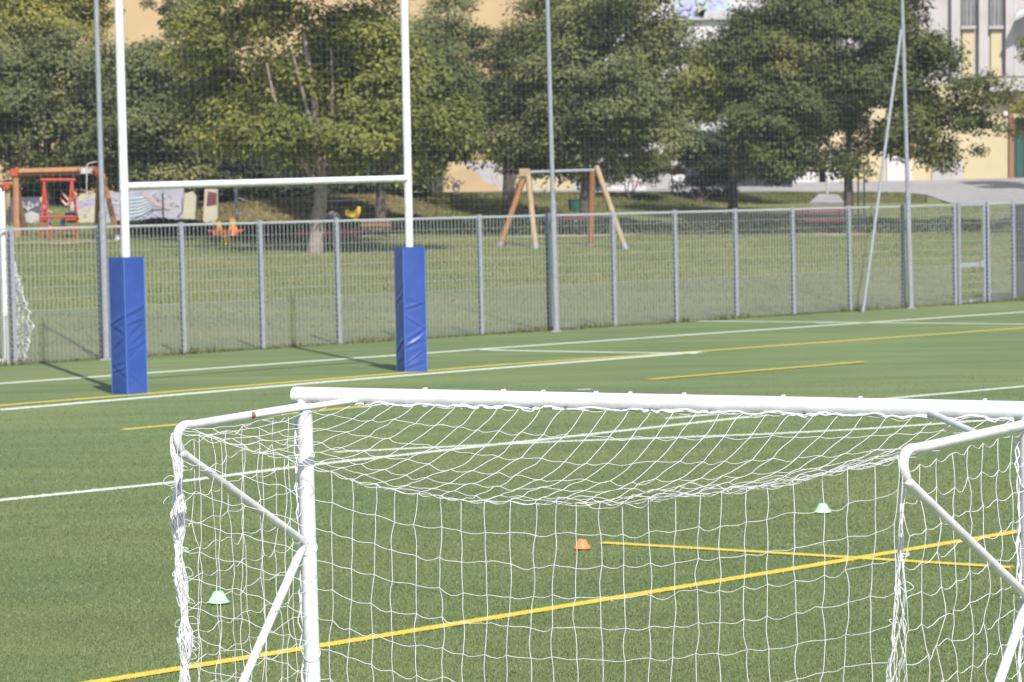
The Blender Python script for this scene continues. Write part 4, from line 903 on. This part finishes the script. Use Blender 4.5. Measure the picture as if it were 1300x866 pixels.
person('child in a pink and lilac top seated at the left of the red swing', jc, EDG, rc, 'pelvis', [('shirt', TOP, 1.3, PINKC, 'chest'), ('trousers', LEGS, 1.22, BLUEC, 'pelvis')], mat('pale_blond_hair', (.6, .52, .42), None, 3, .8), 1)
# spring rider
sp_ = lawn_hit(287.5, 313); DR = sp_[1]
def Q(x, y, dd=0): return P(x, y, DR+dd)
sr = thing('spring_rider', sp_, 'orange and yellow two-seat spring rocker on a thick yellow spring', 'spring rider')
b = MB(); b.tube([sp_+np.array([.11*math.cos(a), .11*math.sin(a), a*.42/(2*math.pi*7)+.03]) for a in np.linspace(0, 2*math.pi*7, 90)], .028, 6); b.build('spring', YELP, sr, True)
MB().prism([Q(264, 294), Q(270, 292), Q(306, 291.5), Q(309, 293), Q(300, 298), Q(275, 298.5)], (0, .35, 0)).build('base_board', REDM, sr, bevel=.02)
for x in (277.5, 295.5):
    MB().prism([Q(x-6.5, 293, -.05), Q(x+6.5, 293, -.05), Q(x+3, 286, -.05), Q(x+4, 279, -.05), Q(x, 277, -.05), Q(x-4, 279, -.05), Q(x-3, 286, -.05)], (0, .08, 0)).build('side_figure', AMBR, sr, bevel=.015)
    MB().prism([Q(x-6.5, 293, .32), Q(x+6.5, 293, .32), Q(x+3, 286, .32), Q(x+4, 279, .32), Q(x, 277, .32), Q(x-4, 279, .32), Q(x-3, 286, .32)], (0, .08, 0)).build('side_figure', AMBR, sr, bevel=.015)
    MB().box(Q(x, 295.5, -.1), (.3, .45, .16)).build('seat', ORNG, sr)
bar(sr, Q(264, 293.5, .1), Q(310, 292, .1), .03, REDM, 'handle_bar', 8)
# benches
def bench(label, x0, x1, yt, yb, foot, m, slats, grp=None):
    p = lawn_hit((x0+x1)/2, foot); D = p[1]; t = thing('park_bench', p, label, 'bench', 'benches round the playground')
    def q(x, y, dd=0): return P(x, y-(x-x0)*math.tan(ROLL), D+dd)
    for (a, c) in slats: MB().prism([q(x0, c), q(x1, c), q(x1, a), q(x0, a)], (0, .05, 0)).build('slat', m, t)
    for k in range(3): MB().prism([q(x0, yb, .06+k*.15), q(x1, yb, .06+k*.15), q(x1, yb-.4, .19+k*.15), q(x0, yb-.4, .19+k*.15)], (0, 0, -.05)).build('slat', m, t)
    for x in (x0+8, x1-8):
        b = MB(); a = q(x, slats[0][0], .03); g_ = gz(a); b.tube([g_, a], .035, 6); c = q(x, yb, .5); b.tube([gz(c), c], .035, 6); b.tube([q(x, yb, .04), c], .03, 6); b.build('leg_frame', DSHEET, t)
bench('orange-red bench behind the pale tree trunk', 373, 459, 290, 297, 306, REDW, [(291.5, 296), (296.8, 302)])
bench('dark red slatted bench in front of the big dark tree trunk', 1010, 1074, 264, 282, 297, DRED, [(264.5, 268), (269, 272.5), (278, 282)])
bench('brownish red bench behind the wooden swing frame', 706, 757, 270, 282, 297, DRED, [(271, 275), (276, 280)])
bench('dark bench half hidden behind the yellow play rider', 458, 496, 278, 290, 300, WOODD, [(279, 283), (284, 288)])
db = lawn_hit(418, 300); 
def Q2(x, y, dd=0): return P(x, y, db[1]+dd)
jb = J(Q2, pelvis=(421, 290), chest=(420.5, 277), neck=(420, 270), head=(419.5, 266), crown=(419.3, 263.2), shoulder_l=(413.5, 273.5), elbow_l=(411.5, 282, -.1), hand_l=(414, 289, -.25), shoulder_r=(427.5, 273.5), elbow_r=(430, 282, -.1), hand_r=(428, 289, -.25),
       hip_l=(417, 291.5), knee_l=(416, 290.5, -.45), ankle_l=(416, 303, -.5), toe_l=(416, 304.5, -.65), hip_r=(425, 291.5), knee_r=(426, 290.5, -.45), ankle_r=(426, 303, -.5), toe_r=(426, 304.5, -.65))
jb = {k: v+np.array([0, .75, 0]) for k, v in jb.items()}
person('dark-haired person in a dark grey top sitting on the orange-red bench by the pale trunk', jb, EDG, RAD, 'pelvis', [('shirt', TOP, 1.3, SHIRTD, 'chest'), ('trousers', LEGS, 1.2, JEANS, 'pelvis')], HAIRD, .1)
yr = lawn_hit(450, 299); yr_t = thing('play_rider', yr, 'bright yellow animal-shaped play rider on a spring beside the orange-red bench', 'spring rider')
def Q3(x, y, dd=0): return P(x, y, yr[1]+dd)
MB().prism([Q3(439, 275), Q3(447, 277), Q3(455, 276), Q3(457.5, 270), Q3(458, 263), Q3(453.5, 262), Q3(452, 266), Q3(447, 268.5), Q3(443, 268), Q3(441, 265), Q3(438, 266), Q3(437, 271)], (0, .25, 0)).build('body', YELP, yr_t, bevel=.04)
MB().prism([Q3(448, 278), Q3(454, 277), Q3(452, 284), Q3(449.5, 283)], (0, .2, 0)).build('saddle', YELP, yr_t, bevel=.02)
b = MB(); c = Q3(449, 282, .1); h_ = c[2]-yr[2]; b.tube([np.array([c[0], c[1], yr[2]])+np.array([.08*math.cos(a), .08*math.sin(a), h_*a/(2*math.pi*8)]) for a in np.linspace(0, 2*math.pi*8, 90)], .02, 6); b.build('spring', DSHEET, yr_t, True)
bar(yr_t, Q3(453, 268, -.15), Q3(453, 268, .4), .02, DSHEET, 'handle', 6)
# wooden A-frame swing
DW = 88.0
def Wp(x, y, dd=0): return P(x, y, DW+dd)
ws = thing('wooden_swing_frame', gz(Wp(713, 305)), 'pale wooden A-frame swing with a grey metal top tube behind the middle net pole', 'swing frame')
bar(ws, Wp(664, 219), Wp(756, 216), .05, GALV, 'top_tube', 10)
for (x0, y0, x1, y1, dd, m) in ((668, 217, 634, 307, -.1, WOODO), (669.5, 216, 680, 312, -1.0, WOODP), (757, 211, 794, 305, -.6, WOODP), (752, 217, 749, 303, .7, WOODO)):
    q = gz(Wp(x1, y1, dd)); bar(ws, Wp(x0, y0), q-np.array([0, 0, .05]), .095, m, 'leg', 8); bar(ws, q-np.array([0, 0, .05]), q+(Wp(x0, y0)-q)*.06, .1, GALV, 'leg_shoe', 8)
MB().box(Wp(666, 219), (.34, .3, .24)).build('joint_block', WOODP, ws)
for x in (703, 729): bar(ws, Wp(x, 218), Wp(x, 233), .008, DSHEET, 'chain', 5)
# litter bin and ball
bp = np.array([P(730, 270, 99)[0], 99, 0]); bp = gz(bp); bn_ = thing('litter_bin', bp, 'dark green litter bin on a post behind the wooden swing', 'bin')
def Q4(x, y, dd=0): return P(x, y, 99+dd)
b = MB(); n = 16; c0 = Q4(730, 268); c1 = Q4(730, 254); b.tube([c0, c0+(c1-c0)*.5, c1], [.20, .23, .25], n); b.build('bucket', DGREEN, bn_, True)
b = MB(); b.tube([c1+np.array([.255*math.cos(a), .255*math.sin(a), 0]) for a in np.linspace(0, 6.283, 20)], .02, 6); b.build('rim', DSHEET, bn_, True); bar(bn_, bp, Q4(730, 256, .27), .035, GREYW, 'post', 8)
q = lawn_hit(688, 296); rb = thing('red_ball', q, 'small red ball on the sand near the wooden swing', 'ball'); b = MB(); b.ell(q+np.array([0, 0, .13]), (.13, .13, .13), 14, 10); b.build('shell', REDM, rb, True); b = MB(); b.tube([q+np.array([.131*math.cos(a), 0, .13+.131*math.sin(a)]) for a in np.linspace(0, 6.283, 20)], .006, 5, False); b.build('seam', DRED, rb)

# ------------------------------------------------------------------ air
hz = bpy.data.materials.new('haze'); hz.use_nodes = True; hn = hz.node_tree; hn.nodes.clear(); ho = hn.nodes.new('ShaderNodeOutputMaterial'); hv = hn.nodes.new('ShaderNodeVolumePrincipled')
hv.inputs['Color'].default_value = (.90, .90, .89, 1); hv.inputs['Density'].default_value = .0004; hv.inputs['Anisotropy'].default_value = .2; hn.links.new(hv.outputs[0], ho.inputs['Volume'])
b = MB(); b.box((0, 640, 11.45), (1500, 1800, 25.1)); hb = b.build('haze', hz); hb['kind'] = 'stuff'
